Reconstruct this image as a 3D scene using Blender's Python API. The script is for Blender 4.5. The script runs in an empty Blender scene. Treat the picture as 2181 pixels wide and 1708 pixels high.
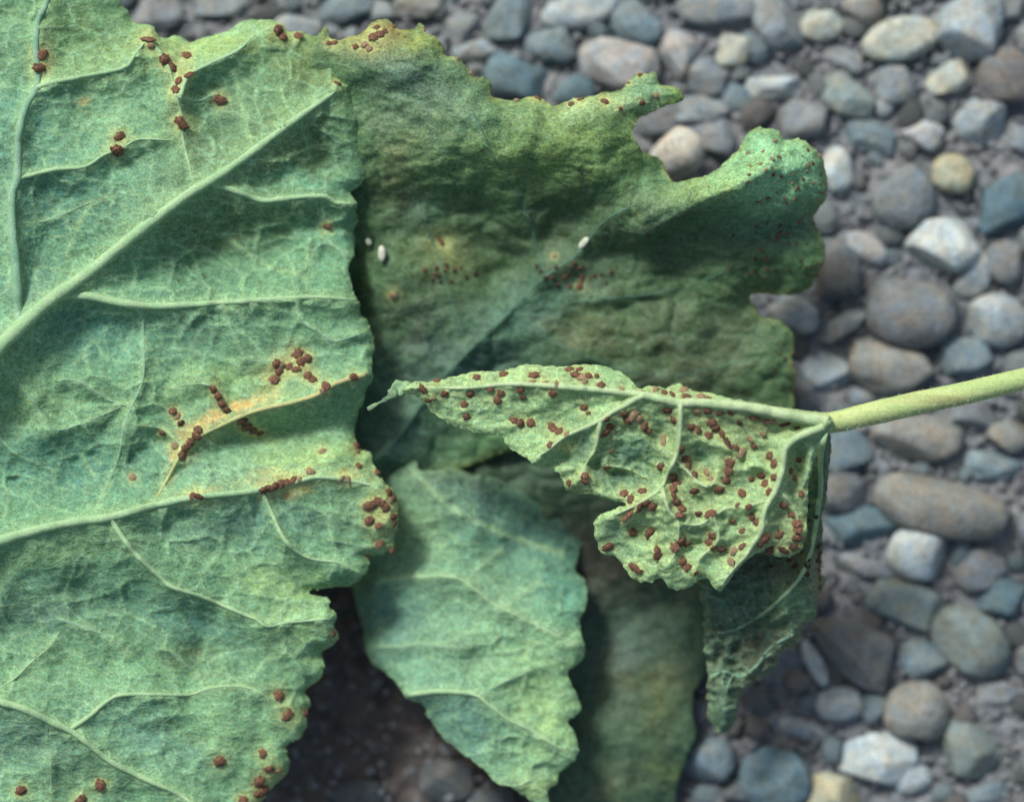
import bpy, bmesh, math, random
import numpy as np
from mathutils import Vector, Matrix, noise as mnoise

random.seed(7)
rng = np.random.default_rng(7)
sc = bpy.context.scene

# ------------------------------------------------------------------ camera, light, exposure
U = 0.24 / 2181.0          # metres per layout unit on the ground (2181 units = 24 cm)
HC = 0.60                  # camera height above the ground
CU, CV = 1090.5, 854.0
cam_d = bpy.data.cameras.new('camera')
cam = bpy.data.objects.new('camera', cam_d)
sc.collection.objects.link(cam)
cam.location = (0, 0, HC)
cam.rotation_euler = (0, 0, 0)
cam_d.sensor_width = 36
cam_d.lens = 18.0 / (0.12 / HC)
cam_d.clip_start = 0.01
cam_d.clip_end = 50
cam_d.dof.use_dof = True
cam_d.dof.focus_distance = HC - 0.041
cam_d.dof.aperture_fstop = 3.6
sc.camera = cam

SUN_EL, SUN_AZ = math.radians(43), math.radians(-32)      # azimuth from +Y, negative = towards -X (upper left)
w = bpy.data.worlds.new('World'); sc.world = w; w.use_nodes = True
nt = w.node_tree; nt.nodes.clear()
sky = nt.nodes.new('ShaderNodeTexSky'); sky.sky_type = 'NISHITA'; sky.sun_disc = False
sky.sun_elevation = SUN_EL; sky.sun_rotation = SUN_AZ
sky.air_density = 1.6; sky.dust_density = 5.0; sky.ozone_density = 1.0
bgn = nt.nodes.new('ShaderNodeBackground'); bgn.inputs[1].default_value = 0.072
outw = nt.nodes.new('ShaderNodeOutputWorld')
nt.links.new(sky.outputs[0], bgn.inputs[0]); nt.links.new(bgn.outputs[0], outw.inputs[0])

sd = bpy.data.lights.new('sun', 'SUN'); sd.energy = 2.5; sd.angle = math.radians(12); sd.color = (1.0, 0.975, 0.93)
sun = bpy.data.objects.new('sun', sd); sc.collection.objects.link(sun)
dirv = Vector((math.sin(SUN_AZ) * math.cos(SUN_EL), math.cos(SUN_AZ) * math.cos(SUN_EL), math.sin(SUN_EL)))
sun.rotation_euler = dirv.to_track_quat('Z', 'Y').to_euler()
sun.location = dirv * 3
sc.view_settings.view_transform = 'Standard'; sc.view_settings.look = 'None'
sc.view_settings.exposure = 0.70; sc.view_settings.gamma = 1.0
sc.view_settings.use_curve_mapping = False

# ------------------------------------------------------------------ helpers
C = sc.collection
def P(u, v, z):
    s = U * (HC - z) / HC
    return ((u - CU) * s, -(v - CV) * s, z)
def Pn(u, v, z):
    s = U * (HC - z) / HC
    return np.stack([(u - CU) * s, -(v - CV) * s, z], -1)

def hash2(ix, iy, seed):
    n = (ix.astype(np.int64) * 374761393 + iy.astype(np.int64) * 668265263 + seed * 1442695041) & 0xffffffff
    n = ((n ^ (n >> 13)) * 1274126177) & 0xffffffff
    return ((n ^ (n >> 16)) & 0xffffff) / float(0xffffff)
def vnoise(x, y, seed=0):
    ix = np.floor(x); iy = np.floor(y); fx = x - ix; fy = y - iy
    fx = fx * fx * fx * (fx * (fx * 6 - 15) + 10); fy = fy * fy * fy * (fy * (fy * 6 - 15) + 10)
    a = hash2(ix, iy, seed); b = hash2(ix + 1, iy, seed); c = hash2(ix, iy + 1, seed); d = hash2(ix + 1, iy + 1, seed)
    return (a * (1 - fx) + b * fx) * (1 - fy) + (c * (1 - fx) + d * fx) * fy * 1.0
def fbm(x, y, scale, seed=0, octv=3):
    t = 0; amp = 1; s = 0; x = np.asarray(x, float) / scale; y = np.asarray(y, float) / scale
    for k in range(octv):
        c, sn = math.cos(0.6 * k + seed), math.sin(0.6 * k + seed)
        t = t + amp * (vnoise(x * c - y * sn + 13.7 * k, x * sn + y * c + 5.1 * k, seed + k) - 0.5); s += amp
        amp *= 0.5; x = x * 2.03; y = y * 2.03
    return t / s * 2

def catmull(pts, closed=False, spacing=5.0):
    pts = [np.array(p, float) for p in pts]; n = len(pts); out = []
    rg = range(n) if closed else range(n - 1)
    for i in rg:
        if closed: p0, p1, p2, p3 = pts[i - 1], pts[i], pts[(i + 1) % n], pts[(i + 2) % n]
        else: p0, p1, p2, p3 = pts[max(i - 1, 0)], pts[i], pts[i + 1], pts[min(i + 2, n - 1)]
        m = max(1, int(np.linalg.norm((p2 - p1)[:2]) / spacing))
        for k in range(m):
            t = k / m
            out.append(0.5 * ((2 * p1) + (-p0 + p2) * t + (2 * p0 - 5 * p1 + 4 * p2 - p3) * t * t + (-p0 + 3 * p1 - 3 * p2 + p3) * t ** 3))
    if not closed: out.append(pts[-1])
    return np.array(out)

def seg_dist(px, py, poly, closed=False, want_near=False):
    """distance from points to a polyline; also parameter 0..1 along it, or the nearest point"""
    A = poly[:-1]; B = poly[1:]
    if closed: A = poly; B = np.roll(poly, -1, 0)
    best = np.full(px.shape, 1e18); par = np.zeros(px.shape); nx = px.copy(); ny = py.copy(); n = len(A)
    for i in range(n):
        ax, ay = A[i][:2]; bx, by = B[i][:2]; dx, dy = bx - ax, by - ay; L = dx * dx + dy * dy + 1e-9
        t = np.clip(((px - ax) * dx + (py - ay) * dy) / L, 0, 1)
        qx = ax + t * dx; qy = ay + t * dy; d = (px - qx) ** 2 + (py - qy) ** 2
        m = d < best
        best = np.where(m, d, best); par = np.where(m, (i + t) / n, par)
        if want_near: nx = np.where(m, qx, nx); ny = np.where(m, qy, ny)
    if want_near: return np.sqrt(best), nx, ny
    return np.sqrt(best), par

from mathutils.kdtree import KDTree
def voro(u, v, scale, seed):
    # distance to the edge of a warped cell net, in layout units, and a random number per cell
    wu = u + scale * 0.45 * fbm(u, v, scale * 1.3, seed + 50, 2); wv = v + scale * 0.45 * fbm(u, v, scale * 1.3, seed + 60, 2)
    x = wu / scale; y = wv / (scale * 0.72); ix = np.floor(x); iy = np.floor(y); F1 = np.full(u.shape, 9.0); F2 = F1.copy(); cr = np.zeros(u.shape)
    for a in (-1, 0, 1):
        for b in (-1, 0, 1):
            cx = ix + a; cy = iy + b; d = np.hypot(cx + 0.15 + 0.7 * hash2(cx, cy, seed) - x, cy + 0.15 + 0.7 * hash2(cx, cy, seed + 1) - y)
            m = d < F1; F2 = np.where(m, F1, np.minimum(F2, d)); F1 = np.where(m, d, F1); cr = np.where(m, hash2(cx, cy, seed + 2), cr)
    return (F2 - F1) * scale * 0.5, cr
def edge_dist(u, v, o):
    t = KDTree(len(o) * 2); nx = np.roll(o, -1, 0)
    for i in range(len(o)): t.insert((o[i][0], o[i][1], 0), i); t.insert(((o[i][0] + nx[i][0]) / 2, (o[i][1] + nx[i][1]) / 2, 0), i)
    t.balance(); f = t.find
    return np.array([f((a, b, 0))[2] for a, b in zip(u.tolist(), v.tolist())])
def inside(px, py, poly):
    r = np.zeros(px.shape, bool); n = len(poly)
    for i in range(n):
        x1, y1 = poly[i][:2]; x2, y2 = poly[(i + 1) % n][:2]
        if y1 == y2: continue
        c = ((y1 > py) != (y2 > py)) & (px < (x2 - x1) * (py - y1) / (y2 - y1) + x1)
        r ^= c
    return r

def new_mesh(name, co, faces, smooth=True):
    me = bpy.data.meshes.new(name)
    me.from_pydata([tuple(c) for c in co], [], faces)
    if smooth: me.shade_smooth()
    return me
def link(name, me, mat=None, parent=None):
    o = bpy.data.objects.new(name, me); C.objects.link(o)
    if mat and not me.materials: me.materials.append(mat)
    if parent: o.parent = parent
    return o
def tag(o, label=None, cat=None, group=None, kind=None):
    if label: o['label'] = label
    if cat: o['category'] = cat
    if group: o['group'] = group
    if kind: o['kind'] = kind
    return o

# ------------------------------------------------------------------ materials
def mat_base(name, rough=0.7, spec=0.3):
    m = bpy.data.materials.new(name); m.use_nodes = True; n = m.node_tree; b = n.nodes['Principled BSDF']
    b.inputs['Roughness'].default_value = rough
    b.inputs['Specular IOR Level'].default_value = spec
    return m, n, b
def N(n, t, **kw):
    k = n.nodes.new(t)
    for a, v in kw.items(): setattr(k, a, v)
    return k
def noise(n, scale, detail=4, rough=0.6, coord=None, dist=0):
    k = N(n, 'ShaderNodeTexNoise'); k.inputs['Scale'].default_value = scale; k.inputs['Detail'].default_value = detail
    k.inputs['Roughness'].default_value = rough; k.inputs['Distortion'].default_value = dist
    if coord: n.links.new(coord, k.inputs['Vector'])
    return k
def ramp(n, src, lo, hi, a=0.0, b=1.0):
    k = N(n, 'ShaderNodeMapRange'); k.inputs['From Min'].default_value = lo; k.inputs['From Max'].default_value = hi
    k.inputs['To Min'].default_value = a; k.inputs['To Max'].default_value = b
    n.links.new(src, k.inputs['Value']); return k.outputs['Result']
def scale_col(n, col, fac):
    k = N(n, 'ShaderNodeVectorMath', operation='SCALE'); n.links.new(col, k.inputs[0]); n.links.new(fac, k.inputs['Scale']); return k.outputs[0]
def mul(n, a, b):
    k = N(n, 'ShaderNodeMath', operation='MULTIPLY'); n.links.new(a, k.inputs[0])
    if isinstance(b, (int, float)): k.inputs[1].default_value = b
    else: n.links.new(b, k.inputs[1])
    return k.outputs[0]
def add(n, a, b):
    k = N(n, 'ShaderNodeMath', operation='ADD'); n.links.new(a, k.inputs[0]); n.links.new(b, k.inputs[1]); return k.outputs[0]
def mixc(n, fac, a, b):
    k = N(n, 'ShaderNodeMix', data_type='RGBA'); n.links.new(fac, k.inputs[0])
    for s, v in ((6, a), (7, b)):
        if isinstance(v, tuple): k.inputs[s].default_value = (*v, 1)
        else: n.links.new(v, k.inputs[s])
    return k.outputs[2]

def leaf_mat(name, grain=0.35, trans=0.12, bump=0.5, cell=420, rough=0.72, spec=0.25):
    m, n, b = mat_base(name, rough, spec)
    co = N(n, 'ShaderNodeTexCoord').outputs['Object']
    at = N(n, 'ShaderNodeAttribute', attribute_name='tint').outputs['Color']
    g1 = noise(n, 2100, 2, 0.7, co); g2 = noise(n, 900, 3, 0.65, co); g3 = noise(n, 130, 4, 0.6, co)
    f = add(n, ramp(n, g1.outputs[0], 0.25, 0.75, -grain, grain), ramp(n, g2.outputs[0], 0.25, 0.75, 1 - grain * 0.6, 1 + grain * 0.6))
    f = add(n, f, ramp(n, g3.outputs[0], 0.3, 0.7, -0.13, 0.13))
    col = scale_col(n, at, f)
    # fibres of hue: greener / bluer threads
    hue = mixc(n, ramp(n, noise(n, 1500, 2, 0.7, co).outputs[0], 0.35, 0.65), (1.12, 0.98, 0.86), (0.86, 1.0, 1.14))
    k = N(n, 'ShaderNodeVectorMath', operation='MULTIPLY'); n.links.new(col, k.inputs[0]); n.links.new(hue, k.inputs[1]); col = k.outputs[0]
    # quilted net of the finest veins + hairs
    mp = N(n, 'ShaderNodeMapping'); mp.inputs['Scale'].default_value = (0.75, 1.25, 1); mp.inputs['Rotation'].default_value = (0, 0, 0.25); n.links.new(co, mp.inputs[0])
    dn = noise(n, 160, 3, 0.6, mp.outputs[0])
    av = N(n, 'ShaderNodeVectorMath', operation='SCALE'); n.links.new(dn.outputs['Color'], av.inputs[0]); av.inputs['Scale'].default_value = 0.006
    ad = N(n, 'ShaderNodeVectorMath', operation='ADD'); n.links.new(mp.outputs[0], ad.inputs[0]); n.links.new(av.outputs[0], ad.inputs[1])
    vo = N(n, 'ShaderNodeTexVoronoi', feature='DISTANCE_TO_EDGE'); vo.inputs['Scale'].default_value = cell; n.links.new(ad.outputs[0], vo.inputs['Vector'])
    h1 = ramp(n, vo.outputs['Distance'], 0.0, 0.3, 1.0, 0.0)
    lc = ramp(n, vo.outputs['Distance'], 0.0, 0.16, 1.22, 0.97); col = scale_col(n, col, lc); n.links.new(col, b.inputs['Base Color'])
    b1 = N(n, 'ShaderNodeBump'); b1.inputs['Strength'].default_value = bump * 0.5; b1.inputs['Distance'].default_value = 0.0004
    n.links.new(h1, b1.inputs['Height'])
    wr = noise(n, 300, 5, 0.6, mp.outputs[0], 0.4)
    b3 = N(n, 'ShaderNodeBump'); b3.inputs['Strength'].default_value = bump * 0.75; b3.inputs['Distance'].default_value = 0.0006
    n.links.new(wr.outputs[0], b3.inputs['Height']); n.links.new(b1.outputs[0], b3.inputs['Normal'])
    b2 = N(n, 'ShaderNodeBump'); b2.inputs['Strength'].default_value = 0.45; b2.inputs['Distance'].default_value = 0.00022
    n.links.new(g1.outputs[0], b2.inputs['Height']); n.links.new(b3.outputs[0], b2.inputs['Normal'])
    n.links.new(b2.outputs[0], b.inputs['Normal'])
    # a little light passes through the blade
    tr = N(n, 'ShaderNodeBsdfTranslucent'); n.links.new(col, tr.inputs[0]); n.links.new(b2.outputs[0], tr.inputs['Normal'])
    mx = N(n, 'ShaderNodeMixShader'); mx.inputs[0].default_value = trans
    n.links.new(b.outputs[0], mx.inputs[1]); n.links.new(tr.outputs[0], mx.inputs[2])
    n.links.new(mx.outputs[0], n.nodes['Material Output'].inputs[0])
    return m

def plain_mat(name, col, col2, scale=700, rough=0.75, spec=0.2, bump=0.4, bscale=1500, bdist=0.0003, grain=0.25, gscale=2100, stretch=None):
    m, n, b = mat_base(name, rough, spec)
    co = N(n, 'ShaderNodeTexCoord').outputs['Object']
    ca = co
    if stretch:
        mp = N(n, 'ShaderNodeMapping'); mp.inputs['Rotation'].default_value = (0, 0, -0.22); mp.inputs['Scale'].default_value = stretch; n.links.new(co, mp.inputs[0]); ca = mp.outputs[0]
    a = noise(n, scale, 4, 0.65, ca); c = mixc(n, ramp(n, a.outputs[0], 0.35, 0.65), col, col2)
    if stretch:
        a2 = noise(n, 300, 3, 0.6, ca); c = mixc(n, ramp(n, a2.outputs[0], 0.58, 0.72, 0, 0.55), c, (0.26, 0.22, 0.10))
    g = noise(n, gscale, 2, 0.7, co); c = scale_col(n, c, ramp(n, g.outputs[0], 0.25, 0.75, 1 - grain, 1 + grain))
    n.links.new(c, b.inputs['Base Color'])
    h = noise(n, bscale, 3, 0.6, co); bp = N(n, 'ShaderNodeBump'); bp.inputs['Strength'].default_value = bump; bp.inputs['Distance'].default_value = bdist
    n.links.new(h.outputs[0], bp.inputs['Height']); n.links.new(bp.outputs[0], b.inputs['Normal'])
    return m

def stone_mat():
    m, n, b = mat_base('pebble_stone', 0.78, 0.25)
    oi = N(n, 'ShaderNodeObjectInfo'); tc = N(n, 'ShaderNodeTexCoord')
    rs = N(n, 'ShaderNodeMath', operation='MULTIPLY'); n.links.new(oi.outputs['Random'], rs.inputs[0]); rs.inputs[1].default_value = 7.0
    ad = N(n, 'ShaderNodeVectorMath', operation='ADD'); n.links.new(tc.outputs['Object'], ad.inputs[0]); n.links.new(rs.outputs[0], ad.inputs[1])
    co = ad.outputs[0]
    a = noise(n, 170, 5, 0.6, co, 0.5); s = noise(n, 1100, 3, 0.7, co); sp = N(n, 'ShaderNodeTexVoronoi'); sp.inputs['Scale'].default_value = 900; n.links.new(co, sp.inputs['Vector']); g = noise(n, 2400, 2, 0.7, co)
    f = add(n, ramp(n, a.outputs[0], 0.3, 0.7, 0.72, 1.25), ramp(n, s.outputs[0], 0.25, 0.75, -0.2, 0.2))
    f = add(n, f, ramp(n, g.outputs[0], 0.25, 0.75, -0.5, 0.5))
    f = add(n, f, ramp(n, sp.outputs['Distance'], 0.1, 0.5, -0.22, 0.12))
    h = noise(n, 260, 3, 0.6, co)
    tint = mixc(n, ramp(n, h.outputs[0], 0.35, 0.65), (1.1, 1.0, 0.9), (0.88, 1.0, 1.12))
    k = N(n, 'ShaderNodeVectorMath', operation='MULTIPLY'); n.links.new(oi.outputs['Color'], k.inputs[0]); n.links.new(tint, k.inputs[1])
    n.links.new(scale_col(n, k.outputs[0], f), b.inputs['Base Color'])
    bp = N(n, 'ShaderNodeBump'); bp.inputs['Strength'].default_value = 0.5; bp.inputs['Distance'].default_value = 0.0011
    n.links.new(noise(n, 480, 5, 0.65, co).outputs[0], bp.inputs['Height']); n.links.new(bp.outputs[0], b.inputs['Normal'])
    return m

def ground_mat():
    m, n, b = mat_base('gritty_soil', 0.95, 0.1)
    co = N(n, 'ShaderNodeTexCoord').outputs['Object']
    a = noise(n, 60, 5, 0.6, co, 0.4); g = noise(n, 1500, 3, 0.7, co); q = noise(n, 420, 4, 0.7, co)
    c = mixc(n, ramp(n, a.outputs[0], 0.4, 0.6), (0.205, 0.215, 0.225), (0.165, 0.195, 0.22))
    so = N(n, 'ShaderNodeAttribute', attribute_name='gap_shade').outputs['Fac']; c = mixc(n, so, c, (0.125, 0.112, 0.104))  # dark brown mix: shade of the leaf gap painted into the ground colour
    f = add(n, ramp(n, g.outputs[0], 0.25, 0.75, -0.35, 0.35), ramp(n, q.outputs[0], 0.3, 0.7, 0.75, 1.25))
    n.links.new(scale_col(n, c, f), b.inputs['Base Color'])
    bp = N(n, 'ShaderNodeBump'); bp.inputs['Strength'].default_value = 0.7; bp.inputs['Distance'].default_value = 0.0012
    n.links.new(q.outputs[0], bp.inputs['Height']); n.links.new(bp.outputs[0], b.inputs['Normal'])
    return m

M_STONE = stone_mat(); M_GROUND = ground_mat()
M_UNDER = leaf_mat('leaf_underside', grain=0.42, trans=0.12, bump=0.5, cell=400)
M_UPPER = leaf_mat('leaf_upper_side', grain=0.55, trans=0.10, bump=0.55, cell=330, rough=0.62, spec=0.3)
M_PUCK = leaf_mat('leaf_puckered', grain=0.40, trans=0.12, bump=0.6, cell=300)
M_VEIN = plain_mat('vein_pale_green', (0.22, 0.39, 0.21), (0.30, 0.45, 0.26), 260, grain=0.2)
M_VEIN_TEAL = plain_mat('vein_mint_green', (0.15, 0.31, 0.20), (0.21, 0.36, 0.25), 200, grain=0.25)
M_VEIN_YEL = plain_mat('vein_yellow_green', (0.33, 0.40, 0.17), (0.40, 0.38, 0.19), 300, grain=0.2)
M_VEIN_DARK = plain_mat('vein_dark_green', (0.055, 0.13, 0.085), (0.085, 0.17, 0.12), 260, grain=0.35)
M_RUST = plain_mat('rust_pustule_brown', (0.085, 0.045, 0.031), (0.235, 0.135, 0.088), 2.6, 0.9, 0.1, 0.9, 5.0, 0.0004, 0.4, 7.0)
M_RUSTP = plain_mat('rust_pustule_pale', (0.20, 0.12, 0.08), (0.36, 0.30, 0.18), 2.6, 0.9, 0.1, 0.9, 5.0, 0.0004, 0.4, 7.0)
M_RUSTD = plain_mat('rust_pustule_dark', (0.05, 0.032, 0.024), (0.12, 0.08, 0.055), 2.6, 0.9, 0.1, 0.9, 5.0, 0.0004, 0.4, 7.0)
M_STEM = plain_mat('petiole_green', (0.29, 0.42, 0.17), (0.40, 0.48, 0.21), 500, 0.65, 0.3, 0.4, 1200, 0.0003, 0.22, 2100, (0.12, 1.0, 1.0))
M_WHITE = plain_mat('fleck_white', (0.36, 0.42, 0.33), (0.50, 0.55, 0.45), 900)

# ------------------------------------------------------------------ leaf builder
def blob(u, v, cu, cv, su, sv, ang=0.0):
    a = math.radians(ang); x = (u - cu) * math.cos(a) + (v - cv) * math.sin(a); y = -(u - cu) * math.sin(a) + (v - cv) * math.cos(a)
    return np.exp(-0.5 * ((x / su) ** 2 + (y / sv) ** 2))

class Leaf:
    def __init__(self, outline, base, veins=(), blobs=(), noise_amp=0.8, noise_scale=90, fine=0.25, fine_scale=28, edge=(1.5, 30),
                 seed=1, step=5.0, serr=2.2, closed_spacing=5.0, va=1.0, vs=1.0, net=74, neta=1.0):
        self.vw = 1.25; self.net = net; self.neta = neta; self.va = va; self.vs = vs
        o = catmull(outline, True, closed_spacing)
        t = np.arange(len(o)); d = np.roll(o, -1, 0) - np.roll(o, 1, 0); d /= (np.linalg.norm(d, axis=1)[:, None] + 1e-9)
        nrm = np.stack([d[:, 1], -d[:, 0]], -1)
        o = o + nrm * (serr * (fbm(t * 5.0, t * 0.0 + seed * 9, 11, seed, 2) * 1.6))[:, None]
        o = o + nrm * (1.3 * (fbm(t * 5.0, t * 0.0 + seed * 4, 5.5, seed + 1, 1)))[:, None]; self.o = o; self.base = base; self.blobs = blobs; self.na = noise_amp; self.ns = noise_scale; self.fa = fine; self.fs = fine_scale
        self.edge = edge; self.seed = seed; self.step = step
        self.veins = [(catmull(v['p'], False, 8.0), v) for v in veins]
    def field(self, u, v):
        """height in metres at layout position"""
        h = np.asarray(self.base(u, v), float) + np.zeros_like(u)
        for (cu, cv, su, sv, ang, amp) in self.blobs: h = h + amp * blob(u, v, cu, cv, su, sv, ang)
        h = h + self.na * fbm(u, v, self.ns, self.seed, 3) + self.fa * fbm(u * 0.8, v * 1.35, self.fs, self.seed + 20, 3)
        best = np.zeros_like(h)
        for poly, vd in self.veins:
            s = vd.get('s', 32.0) * self.vs; r = 4.5 * s
            k = (u > poly[:, 0].min() - r) & (u < poly[:, 0].max() + r) & (v > poly[:, 1].min() - r) & (v < poly[:, 1].max() + r)
            if not k.any(): continue
            d, par = seg_dist(u[k], v[k], poly)
            A = vd.get('a', 2.0) * (1 - 0.45 * par) * self.va
            best[k] = np.maximum(best[k], A * (1.04 * np.exp(-(np.sqrt(d * d + 9) - 3) / s) - 0.04))
        h = h + best
        d1, c1 = voro(u, v, self.net, self.seed + 3); d2, c2 = voro(u, v, self.net * 0.42, self.seed + 8)
        na = self.neta * np.clip(0.55 + 0.9 * fbm(u, v, 170, self.seed + 12, 2), 0.12, 1.3)
        h = h + na * (np.exp(-d1 / 9.0) * (0.5 + c1)) + na * 0.42 * (np.exp(-d2 / 5.0) * (0.4 + 1.2 * c2))
        if self.edge[0]:
            d = edge_dist(u, v, self.o)
            h = h - self.edge[0] * np.exp(-d / self.edge[1])
        return h * 0.001
    def grid(self):
        s = self.step; lo = self.o.min(0) - s; hi = self.o.max(0) + s
        us = np.arange(lo[0], hi[0] + s, s); vs = np.arange(lo[1], hi[1] + s, s)
        nu, nv = len(us), len(vs); uu, vv = np.meshgrid(us, vs); u = uu.ravel().copy(); v = vv.ravel().copy()
        ins = inside(u, v, self.o)
        idx = np.arange(nu * nv).reshape(nv, nu)
        a = idx[:-1, :-1].ravel(); b = idx[:-1, 1:].ravel(); c = idx[1:, 1:].ravel(); d = idx[1:, :-1].ravel()
        cnt = ins[a].astype(int) + ins[b] + ins[c] + ins[d]
        k = cnt >= 1; f = np.stack([a[k], d[k], c[k], b[k]], -1)
        used = np.unique(f); out = used[~ins[used]]
        _, nx, ny = seg_dist(u[out], v[out], self.o, True, True); u[out] = nx; v[out] = ny
        remap = -np.ones(nu * nv, int); remap[used] = np.arange(len(used))
        return u[used], v[used], remap[f]
    def build(self, name, mat, parent, tint, thick=0.00035):
        u, v, f = self.grid(); z = self.field(u, v); self.uv = (u, v, z)
        me = new_mesh(name, Pn(u, v, z), f.tolist())
        col = tint(u, v, self)
        ca = me.color_attributes.new('tint', 'FLOAT_COLOR', 'POINT')
        ca.data.foreach_set('color', np.concatenate([np.clip(col, 0, 1), np.ones((len(u), 1))], 1).astype(np.float32).ravel())
        o = link(name, me, mat, parent)
        so = o.modifiers.new('thickness', 'SOLIDIFY'); so.thickness = thick; so.offset = -1
        return o
    def z(self, u, v):
        return self.field(np.array([float(u)]), np.array([float(v)]))[0]

def tube(name, pts, radii, mat, parent, sides=10, flat=0.8, caps=True):
    """pts: world points (n,3)"""
    pts = np.array(pts); n = len(pts); co = []; fc = []
    for i in range(n):
        t = pts[min(i + 1, n - 1)] - pts[max(i - 1, 0)]; t /= (np.linalg.norm(t) + 1e-12)
        s = np.cross(t, (0, 0, 1.0)); s /= (np.linalg.norm(s) + 1e-12); up = np.cross(s, t)
        for k in range(sides):
            a = 2 * math.pi * k / sides
            co.append(pts[i] + radii[i] * (math.cos(a) * s + math.sin(a) * up * flat))
    for i in range(n - 1):
        for k in range(sides):
            k2 = (k + 1) % sides
            fc.append((i * sides + k, (i + 1) * sides + k, (i + 1) * sides + k2, i * sides + k2))
    if caps:
        fc.append(tuple(range(sides))); fc.append(tuple(range((n - 1) * sides, n * sides))[::-1])
    me = new_mesh(name, co, fc)
    return link(name, me, mat, parent)

def build_veins(leaf, parent, default_mat):
    for poly, vd in leaf.veins:
        if vd.get('hide'): continue
        w0, w1 = vd['w']; w0, w1 = w0 * leaf.vw, w1 * leaf.vw; n = len(poly)
        u = poly[:, 0]; v = poly[:, 1]; t = np.linspace(0, 1, n)
        r = (w0 + (w1 - w0) * t) * 0.5 * (1 + 0.16 * fbm(u, v, 22, 3, 2)) * U
        end = np.clip((1 - t) * n / 4, 0.25, 1); r = r * end
        z = leaf.field(u, v) - r * vd.get('sink', 0.45 if w0 > 9 else 0.68)
        ins = inside(u, v, leaf.o)
        k = ins | False
        if k.sum() < 3: continue
        tube('vein', Pn(u, v, z)[k], r[k], vd.get('m', default_mat), parent, 10, 0.85)

# lumpy pustule meshes shared by all pustules
def ico(sub):
    bm = bmesh.new(); bmesh.ops.create_icosphere(bm, subdivisions=sub, radius=1.0)
    co = np.array([v.co[:] for v in bm.verts]); fc = [tuple(v.index for v in f.verts) for f in bm.faces]; bm.free()
    return co, fc
ICO2, ICO3, ICO4 = ico(2), ico(3), ico(4)
def n3(co, sc_, seed):
    return (fbm(co[:, 0] + 3.1 * co[:, 2], co[:, 1] - 1.7 * co[:, 2], sc_, seed, 3) + fbm(co[:, 2] - co[:, 0] * 0.7, co[:, 1] * 1.1 + 9, sc_, seed + 5, 3)) * 0.5
def pn(co, f, seed):
    return np.array([mnoise.noise(Vector((c[0] * f + seed * 3.7, c[1] * f - seed * 1.9, c[2] * f + 0.37))) for c in co])
def pustule_mesh(seed, mat):
    r = np.random.default_rng(seed); co, fc = ICO3; allc = []; allf = []
    for k in range(9):
        if k == 0: c0 = np.zeros(3); q = 0.74
        else:
            a = k * 0.785 + r.uniform(-.4, .4); d = r.uniform(0.52, 0.80); c0 = np.array((d * math.cos(a), d * math.sin(a), -0.02)); q = r.uniform(0.15, 0.27)
        c = co * (1 + 0.20 * pn(co, 1.7, seed + k) + 0.16 * pn(co, 4.0, seed + k))[:, None] * np.array((q * r.uniform(.85, 1.15), q, q * 0.8 if k else 0.42)) + c0
        allf += [tuple(i + len(allc) * len(co) for i in f) for f in fc]; allc.append(c)
    me = new_mesh('rust_pustule', np.concatenate(allc), allf); me.materials.append(mat); return me
PM = {m: [pustule_mesh(s + 40, {'r': M_RUST, 'p': M_RUSTP, 'd': M_RUSTD}[m]) for s in range(6)] for m in 'rpd'}
def pustules(leaf, parent, spots):
    A_ = np.array([[s[0], s[1]] for s in spots], float); ok = inside(A_[:, 0], A_[:, 1], leaf.o)
    dd, nx_, ny_ = seg_dist(A_[:, 0], A_[:, 1], leaf.o, True, True)
    A_[~ok, 0] = nx_[~ok]; A_[~ok, 1] = ny_[~ok]; use = ok | (dd < 9)
    uu = np.concatenate([A_[:, 0], A_[:, 0] + 3, A_[:, 0]]); vv = np.concatenate([A_[:, 1], A_[:, 1], A_[:, 1] + 3]); Z_ = leaf.field(uu, vv).reshape(3, -1)
    for i, s in enumerate(spots):
        if not use[i]: continue
        u, v, ru = A_[i, 0], A_[i, 1], s[2]; rv = s[3] if len(s) > 3 and not isinstance(s[3], str) else ru
        m = s[-1] if isinstance(s[-1], str) else 'r'
        e = 3.0; z, zx, zy = Z_[:, i]
        nn = Vector((-(zx - z) / (e * U), (zy - z) / (e * U), 1)).normalized()
        o = link('rust_pustule', PM[m][(i * 5 + int(u)) % 6], None, parent)
        rot = nn.to_track_quat('Z', 'Y').to_matrix().to_4x4() @ Matrix.Rotation(random.uniform(-0.5, 0.5), 4, 'Z')
        o.matrix_local = Matrix.Translation(P(u, v, z + 0.00022)) @ rot @ Matrix.Diagonal((ru * U * 1.25, rv * U * 1.25, min(ru, rv) * U * 1.0, 1))

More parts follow.
